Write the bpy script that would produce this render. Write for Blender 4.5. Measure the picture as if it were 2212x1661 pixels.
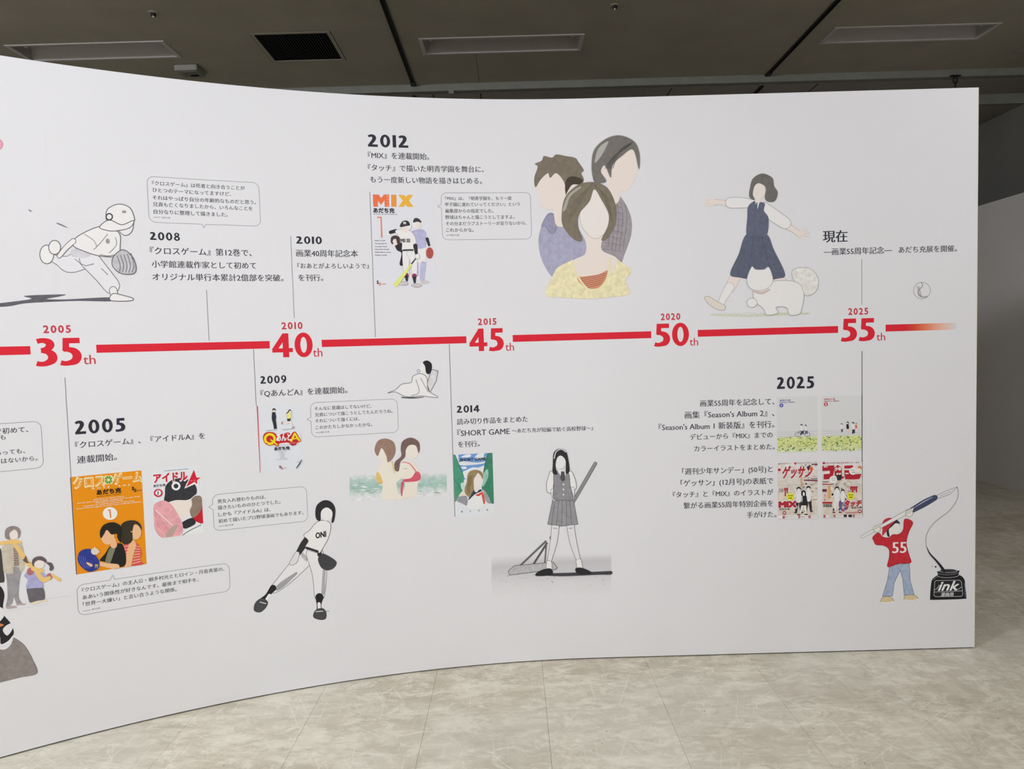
import bpy, bmesh, math, random
from mathutils import Vector, Matrix
from mathutils.geometry import tessellate_polygon
for _o in list(bpy.data.objects): bpy.data.objects.remove(_o)
SC = bpy.context.scene; COL = SC.collection
random.seed(7)
# ------------------------------------------------------------------ camera
F_PX, CX, CY, EYE = 1534.0, 1106.0, 830.5, 1.55
_p, _r = math.radians(3.1), math.radians(1.6)
FW = Vector((0, math.cos(_p), -math.sin(_p))); _R0 = Vector((1, 0, 0)); _U0 = _R0.cross(FW)
RT = _R0*math.cos(_r) - _U0*math.sin(_r); UP = RT.cross(FW)
cam_d = bpy.data.cameras.new('camera'); cam = bpy.data.objects.new('camera', cam_d); COL.objects.link(cam)
cam_d.sensor_fit = 'HORIZONTAL'; cam_d.sensor_width = 36.0; cam_d.lens = 36.0*F_PX/2212.0
cam_d.clip_start = 0.05; cam_d.clip_end = 100
cam.matrix_world = Matrix(((RT.x, UP.x, -FW.x, 0), (RT.y, UP.y, -FW.y, 0), (RT.z, UP.z, -FW.z, EYE), (0, 0, 0, 1)))
SC.camera = cam
# ------------------------------------------------------------------ world, lights, exposure
w = bpy.data.worlds.new('world'); SC.world = w; w.use_nodes = True
w.node_tree.nodes['Background'].inputs[0].default_value = (0.5, 0.5, 0.52, 1)
w.node_tree.nodes['Background'].inputs[1].default_value = 0.05
SC.view_settings.view_transform = 'Standard'; SC.view_settings.look = 'None'
SC.view_settings.gamma = 1; SC.view_settings.use_curve_mapping = False
SC.view_settings.exposure = 0.0
def area(name, loc, target, sx, sy, power, col, spread=math.pi):
    d = bpy.data.lights.new(name, 'AREA'); d.shape = 'RECTANGLE'; d.size = sx; d.size_y = sy
    d.energy = power; d.color = col; d.spread = spread
    o = bpy.data.objects.new(name, d); COL.objects.link(o); o.location = loc
    o.rotation_euler = (Vector(target)-Vector(loc)).to_track_quat('-Z', 'Y').to_euler()
    return o
# gallery wash lights on the ceiling in front of the curved wall (all out of frame, above and behind the camera), plus an added upward fill
area('wash_light', (-4.2, -0.5, 3.8), (-2.5, 2.0, 1.2), 1.5, 0.6, 245, (0.95, 0.975, 1.06))
area('wash_light', (2.4, -1.4, 3.8), (1.6, 3.4, .9), 1.8, 0.6, 28, (0.97, 0.98, 1.07))
area('wash_light', (3.6, 2.6, 3.88), (3.6, 2.8, 0.0), 1.5, 1.2, 26, (0.99, 0.98, 1.02))
area('room_light', (-0.6, 0.6, 3.88), (-0.6, 0.9, 0.0), 4.5, 1.2, 21, (0.99, 0.98, 1.02))
area('added_ceiling_fill', (0.0, -2.5, 3.0), (0.0, -2.6, 3.95), 4.0, 0.8, 170, (0.99, 0.97, 1.0))  # unseen upward fill, added to brighten the dark ceiling
SC.cycles.max_bounces = 5; SC.cycles.diffuse_bounces = 4; SC.cycles.glossy_bounces = 2; SC.cycles.transmission_bounces = 0
SC.cycles.caustics_reflective = False; SC.cycles.caustics_refractive = False
# ------------------------------------------------------------------ materials
def lin(c): return tuple(((v/255)/12.92 if v/255 <= .04045 else ((v/255+.055)/1.055)**2.4) for v in c)
INK_K = 1.15
def ink(c): return tuple(min(.92, v*INK_K) for v in lin(c))
def mat(name, col, rough=.6, spec=.4, metal=0, noise=0, scale=20, bump=0):
    m = bpy.data.materials.new(name); m.use_nodes = True; nt = m.node_tree; b = nt.nodes['Principled BSDF']
    b.inputs['Base Color'].default_value = (*col, 1); b.inputs['Roughness'].default_value = rough
    b.inputs['Metallic'].default_value = metal; b.inputs['Specular IOR Level'].default_value = spec
    if noise or bump:
        g = nt.nodes.new('ShaderNodeNewGeometry'); n = nt.nodes.new('ShaderNodeTexNoise'); n.inputs['Scale'].default_value = scale; n.inputs['Detail'].default_value = 6
        nt.links.new(g.outputs['Position'], n.inputs['Vector'])
        if noise:
            mr = nt.nodes.new('ShaderNodeMapRange'); mr.inputs[1].default_value = .3; mr.inputs[2].default_value = .7
            mr.inputs[3].default_value = 1-noise; mr.inputs[4].default_value = 1+noise
            mx = nt.nodes.new('ShaderNodeMix'); mx.data_type = 'RGBA'; mx.blend_type = 'MULTIPLY'; mx.inputs[0].default_value = 1
            mx.inputs[6].default_value = (*col, 1)
            nt.links.new(n.outputs['Fac'], mr.inputs[0]); nt.links.new(mr.outputs[0], mx.inputs[7]); nt.links.new(mx.outputs[2], b.inputs['Base Color'])
        if bump:
            bp = nt.nodes.new('ShaderNodeBump'); bp.inputs['Strength'].default_value = bump; bp.inputs['Distance'].default_value = .002
            nt.links.new(n.outputs['Fac'], bp.inputs['Height']); nt.links.new(bp.outputs[0], b.inputs['Normal'])
    return m
M_PAPER = mat('white_print_film', (.84, .85, .885), .55, .3, noise=.006, scale=3)
M_CREAM = mat('cream_edge', (.86, .83, .74), .5, .3)
M_CORE = mat('raw_board', (.35, .3, .25), .8, .2, noise=.1)
M_PLINTH = mat('dark_plinth', (.05, .045, .045), .8, .2)
M_CEIL = mat('painted_ceiling', (.40, .37, .31), .9, .15, noise=.07, scale=2.3, bump=.15)
M_CEIL2 = mat('painted_ceiling_rear', (.33, .305, .285), .9, .15, noise=.05, scale=2.0)
M_BEAM = mat('painted_downstand', (.24, .245, .215), .85, .2, noise=.08, scale=9)
M_BLACK = mat('black_metal', (.01, .01, .011), .5, .4)
M_DARK = mat('dark_slot', (.012, .011, .01), .9, .1)
M_SLAT = mat('charcoal_slat', (.035, .034, .033), .5, .4)
M_TROF = mat('lamp_housing_enamel', (.55, .53, .51), .5, .4, noise=.03)
M_TRIN = mat('lamp_reflector', (.42, .395, .375), .45, .4, noise=.03)
M_TUBE = mat('unlit_tube', (.42, .40, .38), .3, .5)
M_PART = mat('white_partition_paint', (.74, .72, .70), .8, .2, noise=.03, scale=1.5)
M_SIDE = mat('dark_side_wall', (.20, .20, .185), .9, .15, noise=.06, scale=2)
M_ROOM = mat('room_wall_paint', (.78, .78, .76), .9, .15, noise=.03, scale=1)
M_PLAST = mat('grey_plastic', (.27, .26, .23), .6, .4)
def print_mat():
    m = bpy.data.materials.new('printed_ink'); m.use_nodes = True; nt = m.node_tree; b = nt.nodes['Principled BSDF']
    a = nt.nodes.new('ShaderNodeAttribute'); a.attribute_name = 'Ink'
    g = nt.nodes.new('ShaderNodeNewGeometry'); n = nt.nodes.new('ShaderNodeTexNoise'); n.inputs['Scale'].default_value = 45; n.inputs['Detail'].default_value = 4
    n.inputs['Roughness'].default_value = .65
    nt.links.new(g.outputs['Position'], n.inputs['Vector'])
    mr = nt.nodes.new('ShaderNodeMapRange'); mr.inputs[1].default_value = .35; mr.inputs[2].default_value = .65; mr.inputs[3].default_value = .86; mr.inputs[4].default_value = 1.13
    nt.links.new(n.outputs['Fac'], mr.inputs[0])
    mm = nt.nodes.new('ShaderNodeMix'); mm.data_type = 'FLOAT'; mm.inputs[2].default_value = 1.0     # alpha 1 = even ink, alpha 0 = watercolour mottling
    sub = nt.nodes.new('ShaderNodeMath'); sub.operation = 'SUBTRACT'; sub.inputs[0].default_value = 1
    nt.links.new(a.outputs['Alpha'], sub.inputs[1]); nt.links.new(sub.outputs[0], mm.inputs[0]); nt.links.new(mr.outputs[0], mm.inputs[3])
    vm = nt.nodes.new('ShaderNodeVectorMath'); vm.operation = 'SCALE'
    nt.links.new(a.outputs['Color'], vm.inputs[0]); nt.links.new(mm.outputs[0], vm.inputs[3])
    nt.links.new(vm.outputs[0], b.inputs['Base Color'])
    b.inputs['Roughness'].default_value = .55; b.inputs['Specular IOR Level'].default_value = .3
    return m
M_INK = print_mat()
def floor_mat():
    m = bpy.data.materials.new('scuffed_vinyl_tile'); m.use_nodes = True; nt = m.node_tree; b = nt.nodes['Principled BSDF']; L = nt.links.new
    g = nt.nodes.new('ShaderNodeNewGeometry'); oi = nt.nodes.new('ShaderNodeObjectInfo')
    def noise(sc, det, vec, rough=.6, dist=0):
        n = nt.nodes.new('ShaderNodeTexNoise'); n.inputs['Scale'].default_value = sc; n.inputs['Detail'].default_value = det
        n.inputs['Roughness'].default_value = rough; n.inputs['Distortion'].default_value = dist; L(vec, n.inputs['Vector']); return n.outputs['Fac']
    def mapping(sc, rot=0, loc=(0, 0, 0)):
        a = nt.nodes.new('ShaderNodeMapping'); a.inputs['Rotation'].default_value = (0, 0, math.radians(rot)); 
        c = nt.nodes.new('ShaderNodeMapping'); c.inputs['Scale'].default_value = sc; c.inputs['Location'].default_value = loc
        L(g.outputs['Position'], a.inputs['Vector']); L(a.outputs[0], c.inputs['Vector']); return c.outputs[0]
    def rng(v, a, bb, lo, hi):
        r = nt.nodes.new('ShaderNodeMapRange'); r.inputs[1].default_value = a; r.inputs[2].default_value = bb; r.inputs[3].default_value = lo; r.inputs[4].default_value = hi; L(v, r.inputs[0]); return r.outputs[0]
    def math_(op, a, c):
        n = nt.nodes.new('ShaderNodeMath'); n.operation = op
        for i, v in enumerate((a, c)):
            if isinstance(v, (int, float)): n.inputs[i].default_value = v
            else: L(v, n.inputs[i])
        return n.outputs[0]
    def mix(f, a, c, mode='MIX'):
        n = nt.nodes.new('ShaderNodeMix'); n.data_type = 'RGBA'; n.blend_type = mode
        for i, v in ((0, f), (6, a), (7, c)):
            if isinstance(v, (int, float)): n.inputs[i].default_value = v
            elif isinstance(v, tuple): n.inputs[i].default_value = (*v, 1)
            else: L(v, n.inputs[i])
        return n.outputs[2]
    cloud = noise(2.2, 8, mapping((1, 1.0, 1)), .72, .5)
    strk = noise(1.0, 7, mapping((3.0, 11, 1)), .7, .6)      # streaks along X
    strk2 = noise(1.0, 7, mapping((13, 3.2, 1), 0, (7, 3, 0)), .7, .4)   # streaks along Y
    sepx = nt.nodes.new('ShaderNodeSeparateXYZ'); L(g.outputs['Position'], sepx.inputs[0])
    side = rng(sepx.outputs[0], .9, 2.0, 0, 1)
    sm = nt.nodes.new('ShaderNodeMix'); sm.data_type = 'FLOAT'; L(side, sm.inputs[0]); L(strk, sm.inputs[2]); L(strk2, sm.inputs[3])
    base = mix(rng(cloud, .36, .62, 0, 1), (.52, .475, .37), (.74, .70, .575))
    base = mix(rng(sm.outputs[0], .38, .60, .75, 0), base, (.455, .40, .30))
    base = mix(rng(noise(1.0, 9, mapping((7, 12, 1), 0, (2, 5, 1)), .78, .9), .49, .58, 0, .6), base, (.80, .77, .65))
    base = mix(rng(noise(1.0, 9, mapping((9, 15, 1), 0, (12, 1, 4)), .8, .7), .52, .62, 0, .62), base, (.40, .355, .265))
    base = mix(rng(noise(1.1, 3, mapping((1, 1, 1), 30, (4, 9, 0))), .42, .62, 0, .35), base, (.68, .68, .60))
    base = mix(rng(noise(26, 4, mapping((1, 1.4, 1))), .5, .75, 0, .35), base, (.50, .46, .39))
    tint = rng(oi.outputs['Random'], 0, 1, .955, 1.04)
    base = mix(1.0, base, nt.nodes.new('ShaderNodeCombineColor').outputs[0], 'MULTIPLY')
    cc = [n for n in nt.nodes if n.bl_idname == 'ShaderNodeCombineColor'][0]
    for i in range(3): L(tint, cc.inputs[i])
    # pale scratches in several directions
    scr = None
    for rot, loc, th in ((12, (0, 0, 0), .735), (-38, (3, 1, 0), .74), (63, (5, 2, 0), .735), (88, (9, 7, 0), .74), (-72, (2, 8, 0), .745), (35, (1, 4, 0), .75)):
        n = rng(noise(1, 0, mapping((2.1, 150, 1), rot, loc), .5), th+.03, th+.08, 0, 1)
        scr = n if scr is None else math_('MAXIMUM', scr, n)
    vo = nt.nodes.new('ShaderNodeTexVoronoi'); vo.feature = 'DISTANCE_TO_EDGE'; vo.inputs['Scale'].default_value = 1.3
    wob = nt.nodes.new('ShaderNodeVectorMath'); wob.operation = 'ADD'
    nn = nt.nodes.new('ShaderNodeTexNoise'); nn.inputs['Scale'].default_value = 1.2; L(g.outputs['Position'], nn.inputs['Vector'])
    L(g.outputs['Position'], wob.inputs[0]); L(nn.outputs['Color'], wob.inputs[1]); L(wob.outputs[0], vo.inputs['Vector'])
    big = math_('MULTIPLY', rng(vo.outputs['Distance'], .0008, .0032, 1, 0), rng(noise(2.3, 2, mapping((1, 1, 1), 0, (3, 3, 0))), .54, .6, 0, 1))
    vo2 = nt.nodes.new('ShaderNodeTexVoronoi'); vo2.feature = 'DISTANCE_TO_EDGE'; vo2.inputs['Scale'].default_value = 4.5; L(wob.outputs[0], vo2.inputs['Vector'])
    sml = math_('MULTIPLY', rng(vo2.outputs['Distance'], .002, .008, 1, 0), rng(noise(5, 2, mapping((1, 1, 1), 0, (8, 3, 0))), .56, .62, 0, .8))
    scr = math_('MAXIMUM', scr, math_('MAXIMUM', big, sml))
    base = mix(math_('MULTIPLY', scr, .5), base, (.84, .81, .71))
    # dark flecks
    vf = nt.nodes.new('ShaderNodeTexVoronoi'); vf.inputs['Scale'].default_value = 19; vf.inputs['Randomness'].default_value = 1; L(mapping((1, .6, 1), 35), vf.inputs['Vector'])
    fl = math_('MULTIPLY', rng(vf.outputs['Distance'], .035, .07, 1, 0), rng(noise(7, 1, mapping((1, 1, 1), 0, (1, 6, 0))), .5, .56, 0, 1))
    base = mix(math_('MULTIPLY', fl, .75), base, (.13, .11, .09))
    L(base, b.inputs['Base Color'])
    L(rng(cloud, .3, .7, .5, .36), b.inputs['Roughness']); b.inputs['Specular IOR Level'].default_value = .35
    bp = nt.nodes.new('ShaderNodeBump'); bp.inputs['Strength'].default_value = .25; bp.inputs['Distance'].default_value = .002
    L(noise(30, 5, mapping((1, 1, 1))), bp.inputs['Height']); L(bp.outputs[0], b.inputs['Normal'])
    return m
M_FLOOR = floor_mat()
M_GROUT = mat('floor_bed', (.34, .29, .23), .9, .1)
# ------------------------------------------------------------------ object helpers
def link(name, me, parent=None, m=None):
    o = bpy.data.objects.new(name, me); COL.objects.link(o)
    if m is not None and me is not None and not me.materials: me.materials.append(m)
    if parent is not None: o.parent = parent
    return o
def empty(name, parent=None, loc=(0, 0, 0)):
    o = bpy.data.objects.new(name, None); COL.objects.link(o); o.empty_display_size = .1; o.location = loc
    if parent is not None: o.parent = parent
    return o
def tag(o, label=None, cat=None, group=None, kind=None):
    for k, v in (('label', label), ('category', cat), ('group', group), ('kind', kind)):
        if v: o[k] = v
    return o
def box_bm(bm, x0, x1, y0, y1, z0, z1):
    v = [bm.verts.new(p) for p in ((x0,y0,z0),(x1,y0,z0),(x1,y1,z0),(x0,y1,z0),(x0,y0,z1),(x1,y0,z1),(x1,y1,z1),(x0,y1,z1))]
    for f in ((0,3,2,1),(4,5,6,7),(0,1,5,4),(1,2,6,5),(2,3,7,6),(3,0,4,7)): bm.faces.new([v[i] for i in f])
def bm_mesh(bm, name, bevel=0):
    if bevel: bmesh.ops.bevel(bm, geom=list(bm.edges), offset=bevel, segments=1, affect='EDGES')
    me = bpy.data.meshes.new(name); bm.to_mesh(me); bm.free(); return me
def boxes(name, bl, m, parent=None, bevel=0):
    bm = bmesh.new()
    for b in bl: box_bm(bm, *b)
    return link(name, bm_mesh(bm, name, bevel), parent, m)
def cyl(name, p0, p1, r, m, parent=None, n=16, r2=None):
    bm = bmesh.new(); p0, p1 = Vector(p0), Vector(p1); d = (p1-p0)
    bmesh.ops.create_cone(bm, cap_ends=True, segments=n, radius1=r, radius2=r if r2 is None else r2, depth=d.length)
    bm.transform(Matrix.Translation((p0+p1)/2) @ d.to_track_quat('Z', 'Y').to_matrix().to_4x4())
    return link(name, bm_mesh(bm, name), parent, m)
# ------------------------------------------------------------------ curved wall geometry: s runs along the wall, z up
WX, WY, WR, WH = .413, 3.42, 4.4535, 2.707
S0, S1 = -3.45, 1.8285; STEP = .05
def wall_exact(s, off=0):
    if s >= 0: return Vector((WX+s, WY-off, 0))
    a = s/WR; r = WR-off
    return Vector((WX+r*math.sin(a), WY-WR+r*math.cos(a), 0))
def wall_pt(s, z, off=0):
    if s >= 0: p = wall_exact(s, off)
    else:
        k = math.floor(s/STEP); a = k*STEP; t = (s-a)/STEP
        p = wall_exact(a, off).lerp(wall_exact(a+STEP, off), t)
    return Vector((p.x, p.y, z))
def sz(px, py):
    """the wall point that shows at a pixel of the photograph: (arc length, height)"""
    d = RT*((px-CX)/F_PX) - UP*((py-CY)/F_PX) + FW
    t = WY/d.y; x = d.x*t
    if x >= WX: return (x-WX, EYE+d.z*t)
    cx, cy = WX, WY-WR                        # ray/circle
    A = d.x*d.x+d.y*d.y; B = -2*(d.x*cx+d.y*cy); C = cx*cx+cy*cy-WR*WR
    t = (-B+math.sqrt(max(0, B*B-4*A*C)))/(2*A)
    return (math.atan2(d.x*t-cx, d.y*t-cy)*WR, EYE+d.z*t)
# ------------------------------------------------------------------ print engine
_txt_cache = {}
def text_tris(s, off=0.0, space=1.0, shear=0.0):
    key = (s, off, space, shear)
    if key in _txt_cache: return _txt_cache[key]
    c = bpy.data.curves.new('lettering', 'FONT'); c.body = s; c.size = 1; c.resolution_u = 2; c.offset = off; c.space_character = space; c.shear = shear
    o = bpy.data.objects.new('lettering', c); COL.objects.link(o)
    dg = bpy.context.evaluated_depsgraph_get(); me = bpy.data.meshes.new_from_object(o.evaluated_get(dg))
    vs = [(v.co.x, v.co.y) for v in me.vertices]; fs = [tuple(p.vertices) for p in me.polygons]
    bpy.data.objects.remove(o); bpy.data.curves.remove(c); bpy.data.meshes.remove(me)
    _txt_cache[key] = (vs, fs); return vs, fs
def spline(pts, closed, n=6):
    out = []; N = len(pts)
    rngs = range(N if closed else N-1)
    for i in rngs:
        g = (lambda j: pts[j % N]) if closed else (lambda j: pts[max(0, min(N-1, j))])
        p0, p1, p2, p3 = g(i-1), g(i), g(i+1), g(i+2)
        for k in range(n):
            t = k/n
            out.append(tuple(.5*((2*b)+(-a+c)*t+(2*a-5*b+4*c-d)*t*t+(-a+3*b-3*c+d)*t**3) for a, b, c, d in zip(p0, p1, p2, p3)))
    if not closed: out.append(tuple(pts[-1]))
    return out
def ribbon(pts):
    """tapered stroke through (x, y, width) points, round ends"""
    n = len(pts); L = []; R = []; 
    for i, p in enumerate(pts):
        a = pts[max(0, i-1)]; b = pts[min(n-1, i+1)]; dx, dy = b[0]-a[0], b[1]-a[1]; l = math.hypot(dx, dy) or 1; nx, ny = -dy/l, dx/l; r = p[2]/2
        L.append((p[0]+nx*r, p[1]+ny*r)); R.append((p[0]-nx*r, p[1]-ny*r))
    polys = [[L[i], L[i+1], R[i+1], R[i]] for i in range(n-1)]
    for p in ((pts[0]), (pts[-1])):
        if p[2] > 2.2: polys.append([(p[0]+p[2]/2*math.cos(k*math.pi/6), p[1]+p[2]/2*math.sin(k*math.pi/6)) for k in range(12)])
    return polys
class Ink:
    """collects flat printed shapes in (s, z) and lays them on the wall as one mesh"""
    def __init__(s_, base=.0002): s_.v = []; s_.f = []; s_.c = []; s_.o = []; s_.lay = base
    def tri(s_, pts, faces, cols):
        n = len(s_.v); s_.v += pts; s_.c += cols; s_.f += [tuple(i+n for i in f) for f in faces]; s_.o += [s_.lay]*len(pts)
    def poly(s_, pts, col):
        if len(pts) < 3: return
        s_.n = (getattr(s_, 'n', 0)+1) % 7; base = s_.lay; s_.lay = base+s_.n*.0000026
        try: s_.poly_(pts, col)
        finally: s_.lay = base
    def poly_(s_, pts, col):
        if len(pts) <= 4: fs = [tuple(range(len(pts)))]
        else: fs = [tuple(t) for t in tessellate_polygon([[Vector((p[0], p[1], 0)) for p in pts]])]
        s_.tri(list(pts), fs, [col]*len(pts) if isinstance(col[0], (int, float)) else list(col))
    def up(s_, k=1): s_.lay += .000032*k
    def build(s_, name, parent):
        bm = bmesh.new(); cl = bm.verts.layers.float_color.new('Ink'); ol = bm.verts.layers.float.new('off')
        vs = []
        for p, c, o in zip(s_.v, s_.c, s_.o):
            v = bm.verts.new((p[0], p[1], 0)); v[cl] = c; v[ol] = o; vs.append(v)
        for f in s_.f:
            try: bm.faces.new([vs[i] for i in f])
            except ValueError: pass
        lo = min(p[0] for p in s_.v); hi = max(p[0] for p in s_.v)
        k = math.floor(lo/STEP)+1
        while k*STEP < min(hi, .001):
            x = k*STEP; k += 1
            gf = [f for f in bm.faces if min(v.co.x for v in f.verts) < x-.006 and max(v.co.x for v in f.verts) > x+.006]
            if gf:
                ge = {e for f in gf for e in f.edges}; gv = {v for f in gf for v in f.verts}
                bmesh.ops.bisect_plane(bm, geom=list(gv)+list(ge)+gf, dist=1e-6, plane_co=(x, 0, 0), plane_no=(1, 0, 0))
        for v in bm.verts: v.co = wall_pt(v.co.x, v.co.y, v[ol])
        bmesh.ops.triangulate(bm, faces=[f for f in bm.faces if len(f.verts) > 4])
        for f in bm.faces:
            f.normal_update()
            if f.normal.y > 0: f.normal_flip()
        return link(name, bm_mesh(bm, name), parent, M_INK)
def rgba(c, wash=0): return (*ink(c), 1-wash)
def put(I, it, T, wash=0):
    k = it[0]
    if k == 'cyc':                                              # scattered marks share a few thin layers
        if it[1]: I.c0, I.cn = I.lay, 0
        else: I.lay = I.c0+8*.000032; I.c0 = None
        return
    if getattr(I, 'c0', None): I.cn += 1; I.lay = I.c0+(I.cn % 8)*.000032
    else: I.up()
    P = lambda pts: [T(x, y) for x, y in pts]
    wsh = wash
    if k[-1] == '~': k = k[:-1]; wsh = .8
    if k == 'e':
        _, c, cx, cy, rx, ry = it[:6]; a = math.radians(it[6]) if len(it) > 6 else 0
        I.poly(P([(cx+rx*math.cos(t)*math.cos(a)-ry*math.sin(t)*math.sin(a), cy+rx*math.cos(t)*math.sin(a)+ry*math.sin(t)*math.cos(a)) for t in [j*2*math.pi/28 for j in range(28)]]), rgba(c, wsh))
    elif k == 'r':                                              # ring
        _, c, lw, cx, cy, rx, ry = it[:7]
        pts = [(cx+rx*math.cos(j*2*math.pi/28), cy+ry*math.sin(j*2*math.pi/28), lw) for j in range(29)]
        for q in ribbon(pts)[:28]: I.poly(P(q), rgba(c, wsh))
    elif k == 'b': I.poly(P(spline(it[2], True)), rgba(it[1], wsh))
    elif k == 'p': I.poly(P(it[2]), rgba(it[1], wsh))
    elif k == 'bo':                                             # blob with outline: fill, line, width, pts
        sp = spline(it[4], True); I.poly(P(sp), rgba(it[1], wsh)); I.up()
        for q in ribbon([(x, y, it[3]) for x, y in sp+[sp[0]]]): I.poly(P(q), rgba(it[2]))
    elif k == 'po':
        sp = list(it[4]); I.poly(P(sp), rgba(it[1], wsh)); I.up()
        for a, b in zip(sp, sp[1:]+sp[:1]):
            for q in ribbon([(*a, it[3]), (*b, it[3])]): I.poly(P(q), rgba(it[2]))
    elif k == 'eo':
        _, c, lc, lw, cx, cy, rx, ry = it[:8]
        put(I, ('e'+('~' if wsh else ''), c, cx, cy, rx, ry), T); put(I, ('r', lc, lw, cx, cy, rx, ry), T)
    elif k in ('l', 'lo'):                                      # tapered limb; lo = fill, line, width, pts
        pts = it[-1]
        if k == 'lo':
            for q in ribbon([(x, y, w_+2*it[3]) for x, y, w_ in spline(pts, False, 5)]): I.poly(P(q), rgba(it[2]))
            I.up()
        for q in ribbon(spline(pts, False, 5)): I.poly(P(q), rgba(it[1], wsh))
    elif k == 's':                                              # smooth stroke: colour, width, pts
        for q in ribbon([(x, y, it[2]) for x, y in spline(it[3], False, 5)]): I.poly(P(q), rgba(it[1], wsh))
    elif k == 'k':                                              # straight stroke
        for a, b in zip(it[3], it[3][1:]):
            for q in ribbon([(*a, it[2]), (*b, it[2])])[:1]: I.poly(P(q), rgba(it[1], wsh))
    elif k == 'g':                                              # graded quads: list of (colour, left point, right point) rows
        rows = it[1]
        for (c0, a0, b0), (c1, a1, b1) in zip(rows, rows[1:]):
            I.poly(P([a0, b0, b1, a1]), [rgba(c0, wsh), rgba(c0, wsh), rgba(c1, wsh), rgba(c1, wsh)])
    elif k == 't': text(I, it, T)
def text(I, it, T):
    """('t', colour, string, xl, yl, xr, yr, {h: height, off: boldness, sp: spacing, cjk: centre on em box, shear, slope})"""
    _, c, s, xl, yl, xr, yr = it[:7]; o = it[7] if len(it) > 7 else {}
    cjk = o.get('cjk', any(ord(ch) > 0x2fff for ch in s))
    vs, fs = text_tris(s, 0, o.get('sp', 1.0), o.get('shear', 0)); off = o.get('off', .006 if cjk else .0)
    if not vs: return
    a, b = min(v[0] for v in vs), max(v[0] for v in vs)
    (sl, zl), (sr, zr) = T(xl, yl), T(xr, yr); kx = (sr-sl)/(b-a)
    cy = .38 if cjk else .345
    if 'h' in o:
        xm, ym = (xl+xr)/2, (yl+yr)/2; H = T(xm, ym-o['h']/2)[1]-T(xm, ym+o['h']/2)[1]; ky = H/(.88 if cjk else .69)
    else: ky = kx
    if len(s) == 1 and 'h' in o and not cjk: sl, sr = (sl+sr)/2-ky*(b-a)/2, (sl+sr)/2+ky*(b-a)/2; kx = ky
    zc = (zl+zr)/2; sh = (zr-zl) if o.get('slope') else 0
    if off <= .0001: D = [(0, 0)]
    elif off < .03: D = [(-off, 0), (off, 0)]
    else: D = [(off*math.cos(q*math.pi/4), off*math.sin(q*math.pi/4)) for q in range(8)]
    lay = I.lay
    for n, (dx, dy) in enumerate(D):
        pts = [(sl+(x-a)*kx+dx*min(kx, ky), zc+(y-cy)*ky+dy*min(kx, ky)+sh*((x-a)/(b-a)-.5)) for x, y in vs]
        I.tri(pts, fs, [rgba(c)]*len(pts)); I.lay += .0000026
    I.lay = max(lay, I.lay-.00001) if len(D) > 2 else lay
def _ring(cx, cy, ro, rO, ri, rI, n=32):
    A = [(cx+ro*math.cos(j*2*math.pi/n), cy+rO*math.sin(j*2*math.pi/n)) for j in range(n+1)]; B = [(cx+ri*math.cos(j*2*math.pi/n), cy+rI*math.sin(j*2*math.pi/n)) for j in range(n+1)]
    return [[A[j], A[j+1], B[j+1], B[j]] for j in range(n)]
def _rib(p): return [q for q in ribbon([(x, y, w_) for x, y, w_ in spline(p, False, 6)]) if len(q) == 4]
DIG = {'0': (.66, lambda: _ring(.33, .5, .33, .52, .12, .335)), '1': (.23, lambda: [[(0, 0), (.23, 0), (.23, 1), (0, 1)]]),
    '2': (.64, lambda: _rib([(.04, .82, .17), (.20, .905, .19), (.37, .855, .24), (.42, .70, .25), (.35, .50, .23), (.21, .29, .21), (.10, .12, .19)]) + [[(0, 0), (.64, 0), (.64, .195), (0, .195)], [(0, 0), (.13, 0), (.2, .2), (.02, .2)]]),
    '3': (.60, lambda: _rib([(.05, .89, .175), (.20, .92, .175), (.36, .87, .22), (.41, .74, .24), (.32, .61, .2), (.15, .565, .14)]) + _rib([(.15, .545, .14), (.33, .51, .2), (.45, .38, .25), (.44, .20, .26), (.28, .085, .19), (.13, .065, .17), (.01, .095, .18)])),
    '4': (.74, lambda: [[(.38, 0), (.60, 0), (.60, 1), (.38, 1)], [(0, .21), (.38, .21), (.38, .38), (0, .38)], [(.60, .21), (.74, .21), (.74, .38), (.60, .38)], [(0, .36), (.21, .36), (.39, .64), (.39, 1)]]),
    '5': (.62, lambda: [[(.10, .80), (.58, .80), (.58, 1), (.10, 1)], [(.10, 1), (.285, 1), (.265, .60), (.075, .52)]] + _rib([(.10, .57, .15), (.24, .575, .18), (.41, .50, .24), (.485, .33, .26), (.42, .15, .25), (.24, .075, .18), (.12, .065, .17), (.01, .095, .18)])),
    '8': (.62, lambda: _ring(.31, .755, .265, .265, .10, .115) + _ring(.31, .275, .31, .295, .12, .135)),
    '9': (.64, lambda: _ring(.31, .665, .31, .35, .12, .19) + _rib([(.52, .62, .2), (.48, .38, .22), (.36, .18, .21), (.12, .035, .14)]))}
def digits(I, s, col, l, r, yl, yr, h, gap=.10):
    """bold humanist figures fitted between two pixel columns"""
    W = sum(DIG[c][0] for c in s)+gap*(len(s)-1); s0, z0_ = PX(l, yl); s1, z1_ = PX(r, yr); zc = (z0_+z1_)/2
    xm, ym = (l+r)/2, (yl+yr)/2; H = PX(xm, ym-h/2)[1]-PX(xm, ym+h/2)[1]; x = 0; k = (s1-s0)/W
    for c in s:
        I.up()
        base = I.lay
        for n, q in enumerate(DIG[c][1]()): I.lay = base+(n % 19)*.000004; I.poly_([(s0+(x+a)*k, zc+(b-.5)*H) for a, b in q], rgba(col))
        I.lay = base
        x += DIG[c][0]+gap
def zoom(ox, oy, k): return lambda x, y: sz(ox+x/k, oy+y/k)
PX = zoom(0, 0, 1)
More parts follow.
